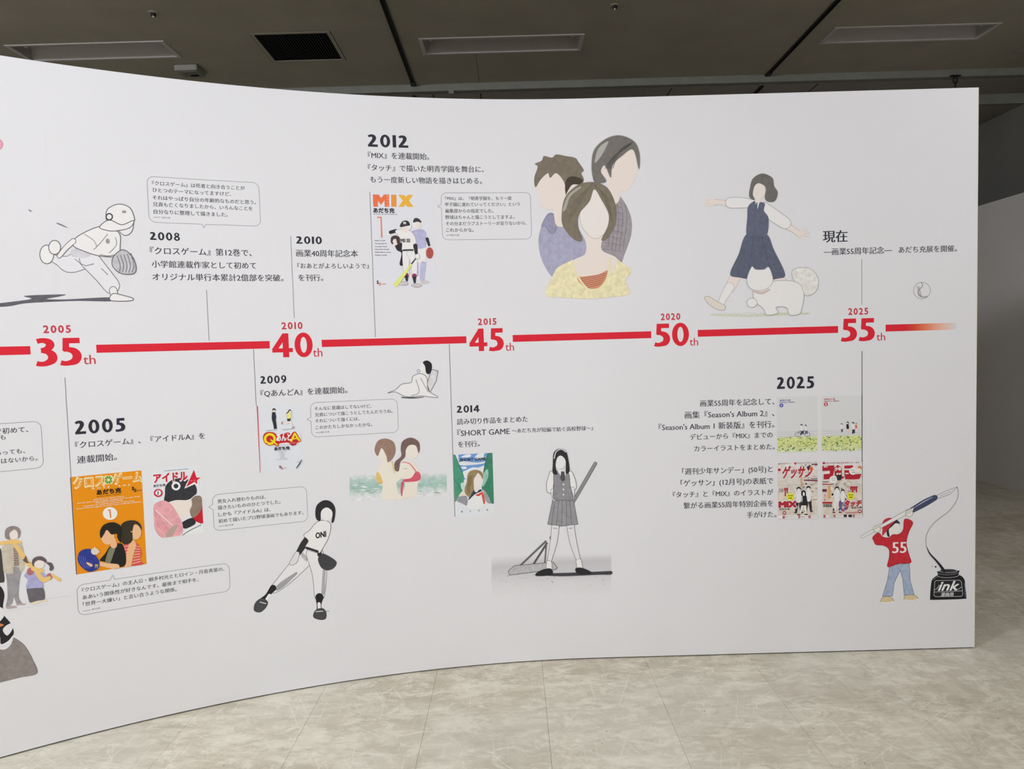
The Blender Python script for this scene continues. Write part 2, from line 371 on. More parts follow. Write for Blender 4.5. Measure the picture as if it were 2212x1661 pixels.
def bounds(it):
    xs, ys = [], []
    if it[0][0] == 'e': xs, ys = (([it[2]-it[4], it[2]+it[4]], [it[3]-it[5], it[3]+it[5]]) if it[0] != 'eo' else ([it[4]-it[6], it[4]+it[6]], [it[5]-it[7], it[5]+it[7]]))
    elif it[0] == 'r': xs, ys = [it[3]-it[5], it[3]+it[5]], [it[4]-it[6], it[4]+it[6]]
    elif isinstance(it[-1], list):
        for p in it[-1]:
            r = p[2]/2 if len(p) > 2 else 0; xs += [p[0]-r, p[0]+r]; ys += [p[1]-r, p[1]+r]
    return (min(xs), max(xs), min(ys), max(ys)) if xs else None
def split_pairs(pname, items):
    """a pair of legs, shoes, hands ... becomes one object per limb"""
    if pname not in ('leg', 'shoe', 'sock', 'hand', 'sleeve', 'mitten', 'forearm', 'arm', 'trousers', 'glove', 'hair', 'scarf', 'speed_mark', 'path', 'inset_photo', 'strand'): return [items]
    G = []
    for it in items:
        b = bounds(it)
        if b is None: return [items]
        hit = [g for g in G if any(b[0] < c[1] and c[0] < b[1] and b[2] < c[3] and c[2] < b[3] for c in g[1])]
        new = ([], [])
        for g in hit: new[0].extend(g[0]); new[1].extend(g[1]); G.remove(g)
        new[0].append(it); new[1].append(b); G.append(new)
    return [sorted(g[0], key=items.index) for g in G]
def art(name, parent, T, pieces, label=None, wash=0, base=.0002):
    """a printed picture: Empty part with one printed mesh per sub-part"""
    e = empty(name, parent); tag(e, label); I = Ink(base); lay = base
    for pname, items in pieces:
        for grp in split_pairs(pname, items):
            I = Ink(lay)
            for it in grp: put(I, it, T, wash)
            I.build(pname, e); lay = I.lay
    return e
def solo(name, parent, T, items, label=None, base=.0002):
    I = Ink(base)
    for it in items: put(I, it, T)
    o = I.build(name, parent); tag(o, label); o['_lay'] = 0.0; del o['_lay']
    return o
# ------------------------------------------------------------------ room shell
CH, CH2, CH3 = 3.95, 3.886, 3.79         # ceiling, lower ceiling behind the downstand, lowest strip
YB, YB2 = 6.60, 7.10
def onceil(px, py, H):
    d = RT*((px-CX)/F_PX) - UP*((py-CY)/F_PX) + FW; t = (H-EYE)/d.z; return d.x*t, d.y*t
fl = boxes('floor', [(-6.6, 5.3, -4.0, 11.0, -.12, -.004)], M_GROUT); tag(fl, kind='structure')
TS = .505; proto = None; j = 0
bm = bmesh.new(); box_bm(bm, -TS/2+.0005, TS/2-.0005, -TS/2+.0005, TS/2-.0005, -.006, 0)
tile_me = bm_mesh(bm, 'tile'); tile_me.materials.append(M_FLOOR)
TX0, TY0 = .108-TS/2, 2.93-TS/2      # joints at x = .108 + k*TS
tiles = [(i, k) for i in range(-7, 11) for k in range(-3, 14) if not (k >= 4 and i < 3) and not (k < -1 and abs(i) > 9)]
for i, k in tiles:
    t = bpy.data.objects.new('tile', tile_me); COL.objects.link(t); t.parent = fl
    t.location = (TX0+(i+1)*TS, TY0+k*TS, 0)
# the floor beyond the tiles in view carries on as one covering of the same vinyl
def rest_floor():
    bm = bmesh.new(); X0, X1 = TX0-6.5*TS, TX0+11.5*TS; Ya, Yb = TY0-3.5*TS, TY0+13.5*TS
    box_bm(bm, -6.6, 5.3, -4.0, Ya, -.006, -.0008); box_bm(bm, -6.6, X0, Ya, 11, -.006, -.0008); box_bm(bm, X0, 5.3, Yb, 11, -.006, -.0008)
    box_bm(bm, X0, TX0+3.5*TS, TY0+3.5*TS, Yb, -.006, -.0008)
    return link('floor_covering', bm_mesh(bm, 'floor_covering'), fl, M_FLOOR)
rest_floor()
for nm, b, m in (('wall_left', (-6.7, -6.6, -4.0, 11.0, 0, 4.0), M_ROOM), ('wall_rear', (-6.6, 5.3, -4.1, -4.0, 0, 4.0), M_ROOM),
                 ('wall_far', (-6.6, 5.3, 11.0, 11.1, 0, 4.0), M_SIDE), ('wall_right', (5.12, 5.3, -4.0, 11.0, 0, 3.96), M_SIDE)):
    tag(boxes(nm, [b], m), kind='structure')
# white partition lining standing in front of the dark side wall
pt = empty('partition_lining'); tag(pt, 'plain white partition along the right side, below the bare dark wall', 'partition')
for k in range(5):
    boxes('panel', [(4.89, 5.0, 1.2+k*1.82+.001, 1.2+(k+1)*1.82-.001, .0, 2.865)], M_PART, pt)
# ceiling with openings for lamps and grille
holes = {'lamp0': (-3.80, -2.59, 5.56, 5.86), 'lamp1': (-.648, .636, 5.645, 5.945), 'lamp2': (2.59, 3.88, 5.655, 5.945), 'vent': (-1.875, -1.325, 5.50, 5.99)}
def ceiling_mesh():
    bm = bmesh.new(); xs = sorted({-6.6, 5.3, *[v for h in holes.values() for v in h[:2]]}); ys = sorted({-4.0, YB, *[v for h in holes.values() for v in h[2:]]})
    for x0, x1 in zip(xs, xs[1:]):
        for y0, y1 in zip(ys, ys[1:]):
            cx, cy = (x0+x1)/2, (y0+y1)/2
            if any(h[0] < cx < h[1] and h[2] < cy < h[3] for h in holes.values()): continue
            v = [bm.verts.new(p) for p in ((x0, y0, CH), (x0, y1, CH), (x1, y1, CH), (x1, y0, CH))]; bm.faces.new(v)
    bmesh.ops.remove_doubles(bm, verts=bm.verts, dist=1e-5)
    return bm_mesh(bm, 'ceiling')
ce = link('ceiling', ceiling_mesh(), None, M_CEIL); tag(ce, kind='structure')
boxes('roof_slab', [(-6.6, 5.3, -4.0, YB, CH+.25, CH+.35)], M_DARK, ce)
boxes('rear_panel', [(-6.6, 5.3, YB+.075, YB2, CH2, CH2+.05), (-6.6, 5.3, YB+.04, YB+.11, CH2+.05, CH2+.06)], M_CEIL2, ce)
boxes('rear_panel', [(-6.6, 5.3, YB2+.05, 11, CH3, CH3+.05)], M_CEIL2, ce)
# thin joints between the rear ceiling boards
for k, X in enumerate((-.655, -.215, 1.55, 2.9)):
    boxes('board_joint', [(X-.004, X+.004, YB+.09, YB2-.01, CH2-.0015, CH2+.001)], M_DARK, ce)
bmh = boxes('trim_1', [(-6.6, 5.12, YB, YB+.045, CH2-.001, CH)], M_BEAM); tag(bmh, kind='structure')
tag(boxes('trim_2', [(-6.6, 5.12, YB2, YB2+.05, CH3, CH2+.02)], M_BEAM), kind='structure')
# faint joint lines of the main ceiling boards
for X in (-.22,):
    boxes('board_joint', [(X-.0015, X+.0015, 5.97, YB, CH-.0008, CH+.001)], M_PLINTH, ce)
# ------------------------------------------------------------------ recessed lamps
def troffer(h, label):
    x0, x1, y0, y1 = h; t = empty('ceiling_lamp', None, ((x0+x1)/2, (y0+y1)/2, CH)); tag(t, label, 'ceiling lamp', 'recessed lamps switched off in a row')
    cx, cy = t.location.x, t.location.y; hx, hy = (x1-x0)/2, (y1-y0)/2
    fw, ft = .017, .006
    boxes('frame', [(-hx-.004, hx+.004, -hy-.004, -hy+fw, -ft, .004), (-hx-.004, hx+.004, hy-fw, hy+.004, -ft, .004),
                    (-hx-.004, -hx+fw*1.5, -hy+fw, hy-fw, -ft, .004), (hx-fw*1.5, hx+.004, -hy+fw, hy-fw, -ft, .004)], M_TROF, t)
    bm = bmesh.new(); D = .085; a, b = hx-fw*1.5, hy-fw
    def q(*p): bm.faces.new([bm.verts.new(v) for v in p])
    q((-a, b, 0), (a, b, 0), (a-.02, b-.055, D), (-a+.02, b-.055, D)); q((-a, -b, 0), (a, -b, 0), (a-.02, -b+.055, D), (-a+.02, -b+.055, D))
    q((-a, -b, 0), (-a, b, 0), (-a+.02, b-.055, D), (-a+.02, -b+.055, D)); q((a, -b, 0), (a, b, 0), (a-.02, b-.055, D), (a-.02, -b+.055, D))
    link('reflector', bm_mesh(bm, 'reflector'), t, M_TRIN)
    boxes('back_plate', [(-a+.02, a-.02, -b+.055, b-.055, D, D+.004)], M_TRIN, t)
    boxes('lamp_ridge', [(-a+.02, a-.02, b-.062, b-.055, D-.012, D)], M_TROF, t)
    cyl('tube', (-a+.06, -.02, D-.03), (a-.06, -.02, D-.03), .013, M_TUBE, t)
    for sgn in (-1, 1): boxes('lamp_holder', [(sgn*(a-.05)-.012, sgn*(a-.05)+.012, -.034, -.006, D-.05, D)], M_TROF, t, .002)
    return t
troffer(holes['lamp0'], 'unlit recessed ceiling lamp partly behind the high left end of the curved wall')
troffer(holes['lamp1'], 'unlit recessed ceiling lamp above the middle of the curved wall, between two black tracks')
troffer(holes['lamp2'], 'unlit recessed ceiling lamp above the right end of the curved wall')
# ------------------------------------------------------------------ air grille
def vent(h):
    x0, x1, y0, y1 = h; t = empty('ceiling_vent', None, ((x0+x1)/2, (y0+y1)/2, CH)); tag(t, 'square black slatted air grille in the dark ceiling', 'air vent')
    hx, hy = (x1-x0)/2, (y1-y0)/2; e = .028
    boxes('frame', [(-hx-e, hx+e, -hy-e, -hy, -.003, .01), (-hx-e, hx+e, hy, hy+e, -.003, .01), (-hx-e, -hx, -hy, hy, -.003, .01), (hx, hx+e, -hy, hy, -.003, .01)], M_CEIL, t)
    boxes('painted_shadow_line', [(-hx-e-.004, hx+e+.004, -hy-e-.004, -hy-e, -.0008, 0), (-hx-e-.004, -hx-e, -hy-e, hy+e, -.0008, 0), (hx+e, hx+e+.004, -hy-e, hy+e, -.0008, 0)], M_DARK, t)  # flat dark strips painting in the shade line around the frame
    boxes('duct', [(-hx-.01, hx+.01, -hy-.01, hy+.01, .20, .21), (-hx-.01, -hx, -hy, hy, .0, .2), (hx, hx+.01, -hy, hy, 0, .2), (-hx, hx, -hy-.01, -hy, .0, .2), (-hx, hx, hy, hy+.01, 0, .2)], M_DARK, t)
    n = 27
    bm = bmesh.new(); box_bm(bm, -.0022, .0022, -hy, hy, .0, .03); me = bm_mesh(bm, 'slat'); me.materials.append(M_SLAT)
    for i in range(n):
        s = bpy.data.objects.new('slat', me); COL.objects.link(s); s.parent = t; s.location = (-hx+(i+.5)*2*hx/n, 0, 0)
vent(holes['vent'])
# ------------------------------------------------------------------ tracks
def track(X, y0, y1, H, w_, label, cap=True):
    t = empty('lighting_track', None, (X, y1, H)); tag(t, label, 'lighting track')
    L = y0-y1
    boxes('rail', [(-w_/2, -w_/2+.006, L, 0, -.012, 0), (w_/2-.006, w_/2, L, 0, -.012, 0), (-w_/2+.006, w_/2-.006, L, 0, -.004, 0)], M_BLACK, t)
    boxes('edge_flange', [(w_/2, w_/2+.008, L, 0, -.003, 0)], M_BEAM, t)
    if cap: boxes('end_cap', [(-w_/2-.006, w_/2+.006, -.07, 0, -.02, 0)], M_BLACK, t, .002)
track(-.818, -1.0, YB-.003, CH, .034, 'black lighting track between the air grille and the middle lamp')
track(2.40, -1.0, YB-.003, CH, .034, 'black lighting track between the middle lamp and the right lamp')
track(-.83, YB+.09, YB2-.005, CH2, .03, 'short black track end behind the downstand, continuing the left track line', False)
track(2.385, YB+.09, YB2-.005, CH2, .03, 'short black track end behind the downstand, continuing the right track line', False)
# ------------------------------------------------------------------ small ceiling fittings
def anchor(px, py, label):
    X, Y = onceil(px, py, CH); t = empty('ceiling_anchor', None, (X, Y, CH)); tag(t, label, 'ceiling anchor', 'small ceiling anchors')
    cyl('rosette', (0, 0, -.004), (0, 0, 0), .034, M_CEIL, t, 24); cyl('sleeve', (0, 0, -.022), (0, 0, -.004), .016, M_BLACK, t, 16)
    cyl('bolt', (0, 0, -.03), (0, 0, -.022), .008, M_TROF, t, 8)
anchor(331, 28, 'small round anchor in the ceiling at upper left, before the air grille')
anchor(1328, 12, 'small round anchor in the ceiling above the middle lamp')
X, Y = onceil(410, 147, CH)
t = empty('smoke_detector', None, (X, Y, CH)); tag(t, 'small square grey ceiling box beside the left lamp', 'detector')
boxes('housing', [(-.095, .095, -.09, .09, -.05, 0)], M_PLAST, t, .008)
boxes('sensor_plate', [(-.06, .07, -.055, .05, -.053, -.05)], M_SIDE, t); boxes('slot', [(-.005, .06, .01, .035, -.056, -.053)], M_DARK, t)
X = (995-1106)/1534*YB*1.0
t = empty('beam_clip', None, (X, YB, CH2)); tag(t, 'small pale clip box on the lower edge of the ceiling downstand', 'clip')
boxes('clip_body', [(-.024, .024, -.014, .02, -.03, .006)], M_PLAST, t, .002); boxes('clip_lip', [(-.018, .018, -.018, -.014, -.022, -.006)], M_PLAST, t)
X = 4.10
t = empty('hanging_hook', None, (X, YB-.02, CH2)); tag(t, 'small black hook hanging from the downstand near the right end', 'hook')
boxes('hook_plate', [(-.045, .045, -.012, .012, -.008, .004)], M_BLACK, t, .001)
def ringmesh(R, r, n=20, m=8):
    bm = bmesh.new(); g = []
    for i in range(n):
        a = i*2*math.pi/n; g.append([bm.verts.new(((R+r*math.cos(b))*math.cos(a)*.8, r*math.sin(b), (R+r*math.cos(b))*math.sin(a)*1.3)) for b in [k*2*math.pi/m for k in range(m)]])
    for i in range(n):
        for k in range(m): bm.faces.new((g[i][k], g[(i+1)%n][k], g[(i+1)%n][(k+1)%m], g[i][(k+1)%m]))
    return bm_mesh(bm, 'eye')
o = link('eye', ringmesh(.022, .008), t, M_BLACK); o.location = (0, 0, -.036)
cyl('hook_tip', (0, 0, -.13), (0, 0, -.065), .006, M_BLACK, t, 10)
# access hatch outline at far right of ceiling
X0, Y0 = 4.36, 6.085
t = empty('access_hatch', None, (X0+.3, Y0+.08, CH)); tag(t, 'flat ceiling access hatch at the far upper right corner', 'ceiling hatch')
boxes('hatch_panel', [(-.29, .29, -.28, .07, -.004, 0)], M_CEIL, t, .001); boxes('hatch_frame', [(-.3, -.29, -.29, .08, -.006, 0), (.29, .3, -.29, .08, -.006, 0), (-.29, .29, .07, .08, -.006, 0), (-.29, .29, -.29, -.28, -.006, 0)], M_BEAM, t)
# ------------------------------------------------------------------ the curved display wall
DW = empty('display_wall', None, (WX, WY, 0)); tag(DW, 'tall curved white freestanding wall printed with a red illustrated timeline', 'display wall')
DW.location = (0, 0, 0); DW['kind'] = 'thing'
def slab(name, s0, s1, z0, z1, o0, o1, m, parent):
    ss = [s0] + [k*STEP for k in range(math.floor(s0/STEP)+1, 1) if s0+1e-4 < k*STEP < min(s1, 1e-6)-1e-4]
    if s0 < 0 < s1: ss.append(0.0)
    ss.append(s1); bm = bmesh.new(); R = []
    for s in ss: R.append([bm.verts.new(wall_pt(s, z, o)) for z, o in ((z0, o1), (z1, o1), (z1, o0), (z0, o0))])
    for a, b in zip(R, R[1:]):
        for i in range(4): bm.faces.new((a[i], b[i], b[(i+1) % 4], a[(i+1) % 4]))
    bm.faces.new(R[0][::-1]); bm.faces.new(R[-1])
    bmesh.ops.recalc_face_normals(bm, faces=bm.faces)
    return link(name, bm_mesh(bm, name), parent, m)
sa = sz(88, 140)[0]; sb = sz(1650, 202)[0]; sp = (sb-sa)/3
cuts = [S0, sa, sa+sp, sa+2*sp, sb, S1-.0045]
for a, b in zip(cuts, cuts[1:]):
    slab('panel', a+.00004, b-.00004, .006, WH, -.004, 0.0, M_PAPER, DW)
tag(slab('core', S0, S1-.0045, .012, WH-.002, -.10, -.0045, M_CORE, DW), 'raw board core behind the white print')
tag(slab('plinth', S0, S1-.02, 0, .012, -.09, -.02, M_PLINTH, DW), 'recessed dark base under the wall')
tag(slab('edge_trim', S1-.0044, S1, .006, WH, -.10, .0006, M_CREAM, DW), 'thin cream edge strip at the right end')
# ------------------------------------------------------------------ timeline
RED = (214, 32, 52); RED2 = (196, 58, 76); K = (44, 44, 56); KT = (58, 57, 68); LN = (120, 120, 130)
G1 = zoom(0, 0, 2.966); G2 = zoom(740, 0, 2.966); G3 = zoom(1472, 0, 2.966); G4 = zoom(0, 550, 2.966); G5 = zoom(740, 550, 2.966); G6 = zoom(1472, 550, 2.966)
G7 = zoom(0, 1100, 2.961); G8 = zoom(740, 1100, 2.961); G9 = zoom(1472, 1100, 2.961)
zt = sum(sz(x, y)[1] for x, y in ((206.7, 754.3), (581.9, 744.7), (1107.5, 730.4), (1406.9, 722.6), (1810.5, 711.7)))/5
zh = (sz(1200, 720.6)[1]-sz(1200, 735.4)[1])/2
def bar(x0, x1, label, fade=None):
    s0 = sz(x0, 730)[0] if x0 > -50 else S0+.05; s1 = sz(x1, 730)[0]; I = Ink()
    T = lambda a, b: (a, b)
    if fade:
        cs = fade
        for (t0, c0), (t1, c1) in zip(cs, cs[1:]):
            a, b = s0+(s1-s0)*t0, s0+(s1-s0)*t1
            I.poly([(a, zt-zh), (b, zt-zh), (b, zt+zh), (a, zt+zh)], [rgba(c0), rgba(c1), rgba(c1), rgba(c0)])
    else: I.poly([(s0, zt-zh), (s1, zt-zh), (s1, zt+zh), (s0, zt+zh)], rgba(RED))
    tag(I.build('timeline_bar', DW), label)
bar(-99, 64, 'red bar left of 35th'); bar(206.7, 581.9, 'red bar from 35th to 40th'); bar(694.5, 1007.4, 'red bar from 40th to 45th')
bar(1107.5, 1406.9, 'red bar from 45th to 50th'); bar(1507.4, 1810.5, 'red bar from 50th to 55th')
bar(1913, 2066, 'red bar fading through orange after 55th', [(0, RED), (.27, RED), (.40, (210, 70, 50)), (.55, (226, 120, 82)), (.75, (232, 175, 150)), (1, (216, 214, 218))])
# big anniversary numbers: number, th, year above
for n, (l, r, cy, h), (tl, tr, ty, th_), yr, (yl, yrr, yy, yh) in (
        ('35', (76.9, 176.3, 759.7, 59), (179.7, 206.3, 776.5, 20), '2005', (93.7, 152.4, 710.8, 15.6)),
        ('40', (587.7, 675.3, 745.5, 51.5), (676, 696.2, 761, 18.5), '20I0', (608.6, 653, 703.4, 14.2)),
        ('45', (1013.8, 1088.3, 733.7, 48.5), (1091.7, 1110.2, 749, 17), '20I5', (1032.7, 1072, 694.6, 13.4)),
        ('50', (1413.3, 1488.2, 722.8, 48.5), (1489.5, 1508, 738, 16.5), '2020', (1427.8, 1469, 683.9, 13.6)),
        ('55', (1816.9, 1890, 712, 48.5), (1893.4, 1912, 727, 16.5), '2025', (1832.8, 1874.9, 672.4, 13.6))):
    e = empty('anniversary_number', DW); tag(e, 'red %sth with small red year %s above it' % (n, yr.replace('I', '1')))
    sl = (l-r)*0
    I = Ink(); digits(I, n, RED, l, r, cy, cy, h, .07); I.build('number', e)
    solo('ordinal', e, PX, [('t', RED2, 'th', tl, ty, tr, ty, {'h': th_, 'off': .006, 'sp': 1.0})])
    solo('year', e, PX, [('t', RED2, yr, yl, yy, yrr, yy, {'h': yh, 'off': .031, 'sp': 1.25})])
def vline(x0, y0, x1, y1, label, w_=.0023, c=LN):
    s = (sz(x0, y0)[0]+sz(x1, y1)[0])/2; z1, z0 = sz(x0, y0)[1], sz(x1, y1)[1]; I = Ink()
    I.poly([(s-w_/2, z0), (s+w_/2, z0), (s+w_/2, z1), (s-w_/2, z1)], rgba(c)); tag(I.build('leader_line', DW), label)
vline(446, 625.9, 451.8, 736, 'thin grey line under the 2008 entry'); vline(627.5, 510, 636.2, 687.5, 'thin grey line beside the 2010 entry')
vline(798.3, 414.7, 811.5, 728, 'thin grey line beside the 2012 book cover', .0026); vline(1862, 560, 1861.4, 658, 'thin grey line above 2025 and 55th')
vline(1861.4, 758.4, 1863, 1116, 'thin grey line below 55th', .0042, (110, 110, 118)); vline(547.9, 754, 553.3, 877, 'thin grey line above the 2009 cover', .0022, (90, 90, 100))
vline(971.3, 743, 982, 1115.9, 'thin grey line beside the 2014 entry', .0026, (95, 95, 105)); vline(140.1, 815.6, 153.6, 1031, 'thin grey line above the orange cover', .0022, (110, 110, 122))
vline(153.6, 1031, 164, 1241, 'thin dark line at the orange cover edge', .003, (70, 65, 80))
# ------------------------------------------------------------------ headings and captions
def head(s, l, y0, r, y1, h, label, cjk=False, off=.06):
    I = Ink(); digits(I, s.replace('I', '1'), K, l, r, y0, y1, h, .16); tag(I.build('year_heading', DW), label)
head('2008', 324, 510, 388.4, 511.2, 16.8, 'bold dark heading 2008'); head('20I0', 640, 518.5, 695.2, 519, 15.8, 'bold dark heading 2010')
head('20I2', 794.6, 304.5, 881.6, 305, 26.5, 'bold dark heading 2012'); head('2005', 161.8, 922.5, 270.7, 918, 28.8, 'bold dark heading 2005')
head('2009', 562.4, 820.4, 618.7, 819, 16.2, 'bold dark heading 2009'); head('20I4', 986.8, 883.6, 1036, 882.8, 15, 'bold dark heading 2014')
head('2025', 1678.3, 827, 1758.6, 825.8, 25.5, 'bold dark heading 2025')
solo('year_heading', DW, PX, [('t', K, '現在', 1777.8, 510.8, 1830.4, 509.8, {'off': .022})], 'bold dark heading of two characters at the right end')
def cap(lines, label, parent=None, c=KT, off=.014):
    e = empty('caption', parent or DW); tag(e, label)
    for i, (s, a, b, cc, d) in enumerate(lines):
        solo('text_line', e, PX, [('t', c, s, a, b, cc, d, {'off': off})])
cap([('『クロスゲーム』第12巻で、', 324.3, 541.8, 543.5, 545.5), ('小学館連載作家として初めて', 328, 570.9, 553, 573), ('オリジナル単行本累計2億部を突破。', 329.4, 598.2, 612, 599.8)], 'three dark text lines under heading 2008')
cap([('画業40周年記念本', 640, 546.9, 773, 547.6), ('『おあとがよろしいようで』', 642.3, 574.3, 796.6, 574.3), ('を刊行。', 644.6, 599.8, 698, 599.8)], 'three dark text lines under heading 2010')
cap([('『MIX』を連載開始。', 795, 336, 927, 337), ('『タッチ』で描いた明青学園を舞台に、', 795, 363, 1045, 364.2), ('もう一度新しい物語を描きはじめる。', 799.7, 388.4, 1041, 389.6)], 'three dark text lines under heading 2012')
cap([('『クロスゲーム』、『アイドルA』を', 162.5, 959.6, 442.7, 942.8), ('連載開始。', 166.2, 991.7, 252.2, 988)], 'two dark text lines under heading 2005')
cap([('『QあんどA』を連載開始。', 563, 849.4, 750, 842.7)], 'one dark text line under heading 2009')
cap([('読み切り作品をまとめた', 987, 909.7, 1140, 906.4), ('『SHORT GAME', 987.8, 934.4, 1100.8, 932), ('～あだち充が短編で紡ぐ高校野球～』', 1105.8, 929.3, 1281, 926), ('を刊行。', 989.5, 959, 1036, 959)], 'dark text lines under heading 2014')
cap([('画業55周年を記念して、', 1512.5, 870.3, 1672.6, 868), ("画集『Season's Album 2』、", 1479.4, 895.6, 1672.6, 892.5), ("『Season's Album 1 新装版』を刊行。", 1422.7, 921.5, 1672.6, 917.5),
     ('デビューから『MIX』までの', 1490.5, 942.8, 1669, 940.4), ('カラーイラストをまとめた。', 1499.6, 967.4, 1673.3, 966.4)], 'upper block of dark text left of the 2025 covers')
cap([('「週刊少年サンデー」(50号)と', 1473.7, 1017, 1669, 1014.6), ('「ゲッサン」(12月号)の表紙で', 1470.5, 1043, 1670, 1038.9), ('『タッチ』と『MIX』のイラストが', 1453.5, 1067.5, 1670, 1064),
     ('繋がる画業55周年特別企画を', 1476.7, 1090.8, 1670, 1088.4), ('手がけた。', 1613.2, 1111.8, 1677, 1111)], 'lower block of dark text left of the 2025 covers')
cap([('―画業55周年記念―', 1779.5, 543.5, 1926.5, 540.5), ('あだち充展を開催。', 1941.3, 539.8, 2067, 536.2)], 'dark text line at the right end above the ball')
# ------------------------------------------------------------------ speech balloons
def balloon(tl, br, tail, lines, sig, label):
    e = empty('speech_balloon', DW); tag(e, label)
    s0, z1 = tl if tl[0] < -2 and False else sz(*tl); s1, z0 = sz(*br)
    if tl[0] < -2: s0 = s0-.25
    r = .026; pts = []
    tp = [sz(*p) for p in tail] if tail else None
    def arc(cx, cy, a0): return [(cx+r*math.cos(math.radians(a0-k*15)), cy+r*math.sin(math.radians(a0-k*15))) for k in range(7)]
    pts += arc(s0+r, z1-r, 180)
    if tail and abs(tp[0][1]-z1) < .08 and abs(tp[0][0]-s0) > .06 and tp[1][1] > z1-.01: pts += [(tp[0][0], z1), tp[1], (tp[2][0], z1)]
    pts += arc(s1-r, z1-r, 90) + arc(s1-r, z0+r, 0)
    if tail and tp[1][1] < z0+.01: pts += [(tp[2][0], z0), tp[1], (tp[0][0], z0)]
    pts += arc(s0+r, z0+r, -90)
    if tail and tp[1][0] < s0: pts += [(s0, tp[2][1]), tp[1], (s0, tp[0][1])]
    pts.append(pts[0]); I = Ink()
    for a, b in zip(pts, pts[1:]):
        n = max(1, int(abs(a[0]-b[0])/.04))
        for q in range(n):
            p0 = tuple(u+(v-u)*q/n for u, v in zip(a, b)); p1 = tuple(u+(v-u)*(q+1)/n for u, v in zip(a, b))
            for w4 in ribbon([(*p0, .0017), (*p1, .0017)]): I.poly(w4, rgba((128, 128, 140)))
    I.build('outline', e)
    for (s, a, b, c, d) in lines: solo('text_line', e, PX, [('t', KT, s, a, b, c, d, {'off': .011})])
    if sig:
        a, b, c, y0, y1 = sig
        solo('signature', e, PX, [('k', (125, 125, 135), .9, [(a, y0+.8), (b, y0-(b-a)*(y0-y1)/max(1, c-a))]), ('t', KT, 'あだち充', c-17.5, y1+.2, c, y1, {'off': .004})])
balloon((317, 380.5), (563.2, 488.5), [(436.3, 484.5), (440.3, 492.3), (444.4, 484.8)],
        [('『クロスゲーム』は死者と向き合うことが', 328.7, 396, 528.7, 405.6), ('ひとつのテーマになってますけど、', 329.4, 410.3, 499, 419), ('それはやっぱり自分の年齢的なものだと思う。', 329.4, 425.8, 553, 437.6),
         ('兄貴も亡くなりましたから、いろんなことを', 330.4, 441, 545.2, 450.4), ('自分なりに整理して描きました。', 331.8, 456.8, 491.6, 463.9)], (332, 346.5, 367.5, 468.7, 470), 'outlined speech balloon above heading 2008')
balloon((952.6, 416.2), (1148.4, 516), [(953.8, 441), (944.7, 446), (954, 449.4)],
        [('『MIX』は、「明青学園を、もう一度', 961.5, 428.2, 1105, 428.2), ('甲子園に連れていってください」という', 961.5, 441.7, 1122.7, 440.7), ('編集部からの指定でした。', 961.9, 455.5, 1066, 455.2),
         ('野球はちゃんと描こうとしてますよ。', 961.9, 469, 1111.5, 468.6), ('その分まだラブストーリーが足りないから、', 963.2, 482.5, 1137.8, 482), ('これからかな。', 963.9, 496.6, 1023.2, 497)], (963.9, 976, 991.9, 507.4, 507.8), 'outlined speech balloon right of the 2012 cover')
balloon((458.6, 1069), (665.2, 1125.5), [(460.2, 1088.8), (450.8, 1095.5), (460.6, 1100.6)],
        [('男女入れ替わりものは、', 469.7, 1082.7, 574.2, 1073.6), ('描きたいもののひとつでした。', 470.3, 1096.2, 605.9, 1084.4), ('しかも『アイドルA』は、', 471.8, 1110.8, 584.3, 1101), ('初めて描いたプロ野球漫画でもあります。', 471.8, 1125.3, 655.2, 1107.4)],
        (471.8, 486, 504.2, 1136, 1134), 'outlined speech balloon left of the baseball drawing')
balloon((165.5, 1264.5), (497.5, 1276.5), [(237.4, 1251), (243.2, 1242.5), (247.6, 1249)],
        [('『クロスゲーム』の主人公・樹多村光とヒロイン・月島青葉の、', 177.3, 1275.6, 484.6, 1227.7), ('ああいう関係性が好きなんです。最後まで相手を、', 178.3, 1290.8, 428.9, 1251.3), ('「世界一大嫌い」と言い合うような関係。', 179, 1304.3, 381.6, 1274)],
        (179, 196, 216.1, 1319.5, 1314.5), 'outlined speech balloon under the orange cover')
balloon((670.3, 870), (860.7, 933.7), [(671, 901.3), (662.8, 906), (671.6, 910)],
        [('そんなに意識はしてないけど、', 679.4, 882, 802.4, 877.4), ('兄貴について描こうとしてたんだろうね。', 680.4, 895.6, 847.9, 888.2), ('それについて描くには、', 681, 908.4, 776, 905), ('このかたちしかなかったかな。', 681.7, 922.6, 804, 917.5)],
        (682, 694.6, 711.4, 933.7, 933), 'outlined speech balloon right of the 2009 cover')
balloon((-40, 918), (94.4, 1010), None, [('画で初めて、', -29, 934, 60.7, 926.5), ('も', 0, 944.5, 12, 944.2), ('あっても、', -10.5, 977.5, 54, 974.8), ('グはないから。', -14, 996.5, 81, 990)], None, 'outlined speech balloon cut off at the left edge')
# ------------------------------------------------------------------ printed pictures: plain faceless generic figures
OL = (92, 90, 98); WHT = (236, 236, 240); SK = (233, 221, 214); SK2 = (236, 214, 198); GR = (150, 150, 154); BLK = (34, 34, 38)
def R(n, f, s): random.seed(s); return [f(k) for k in range(n)]
def U(a, b): return random.uniform(a, b)
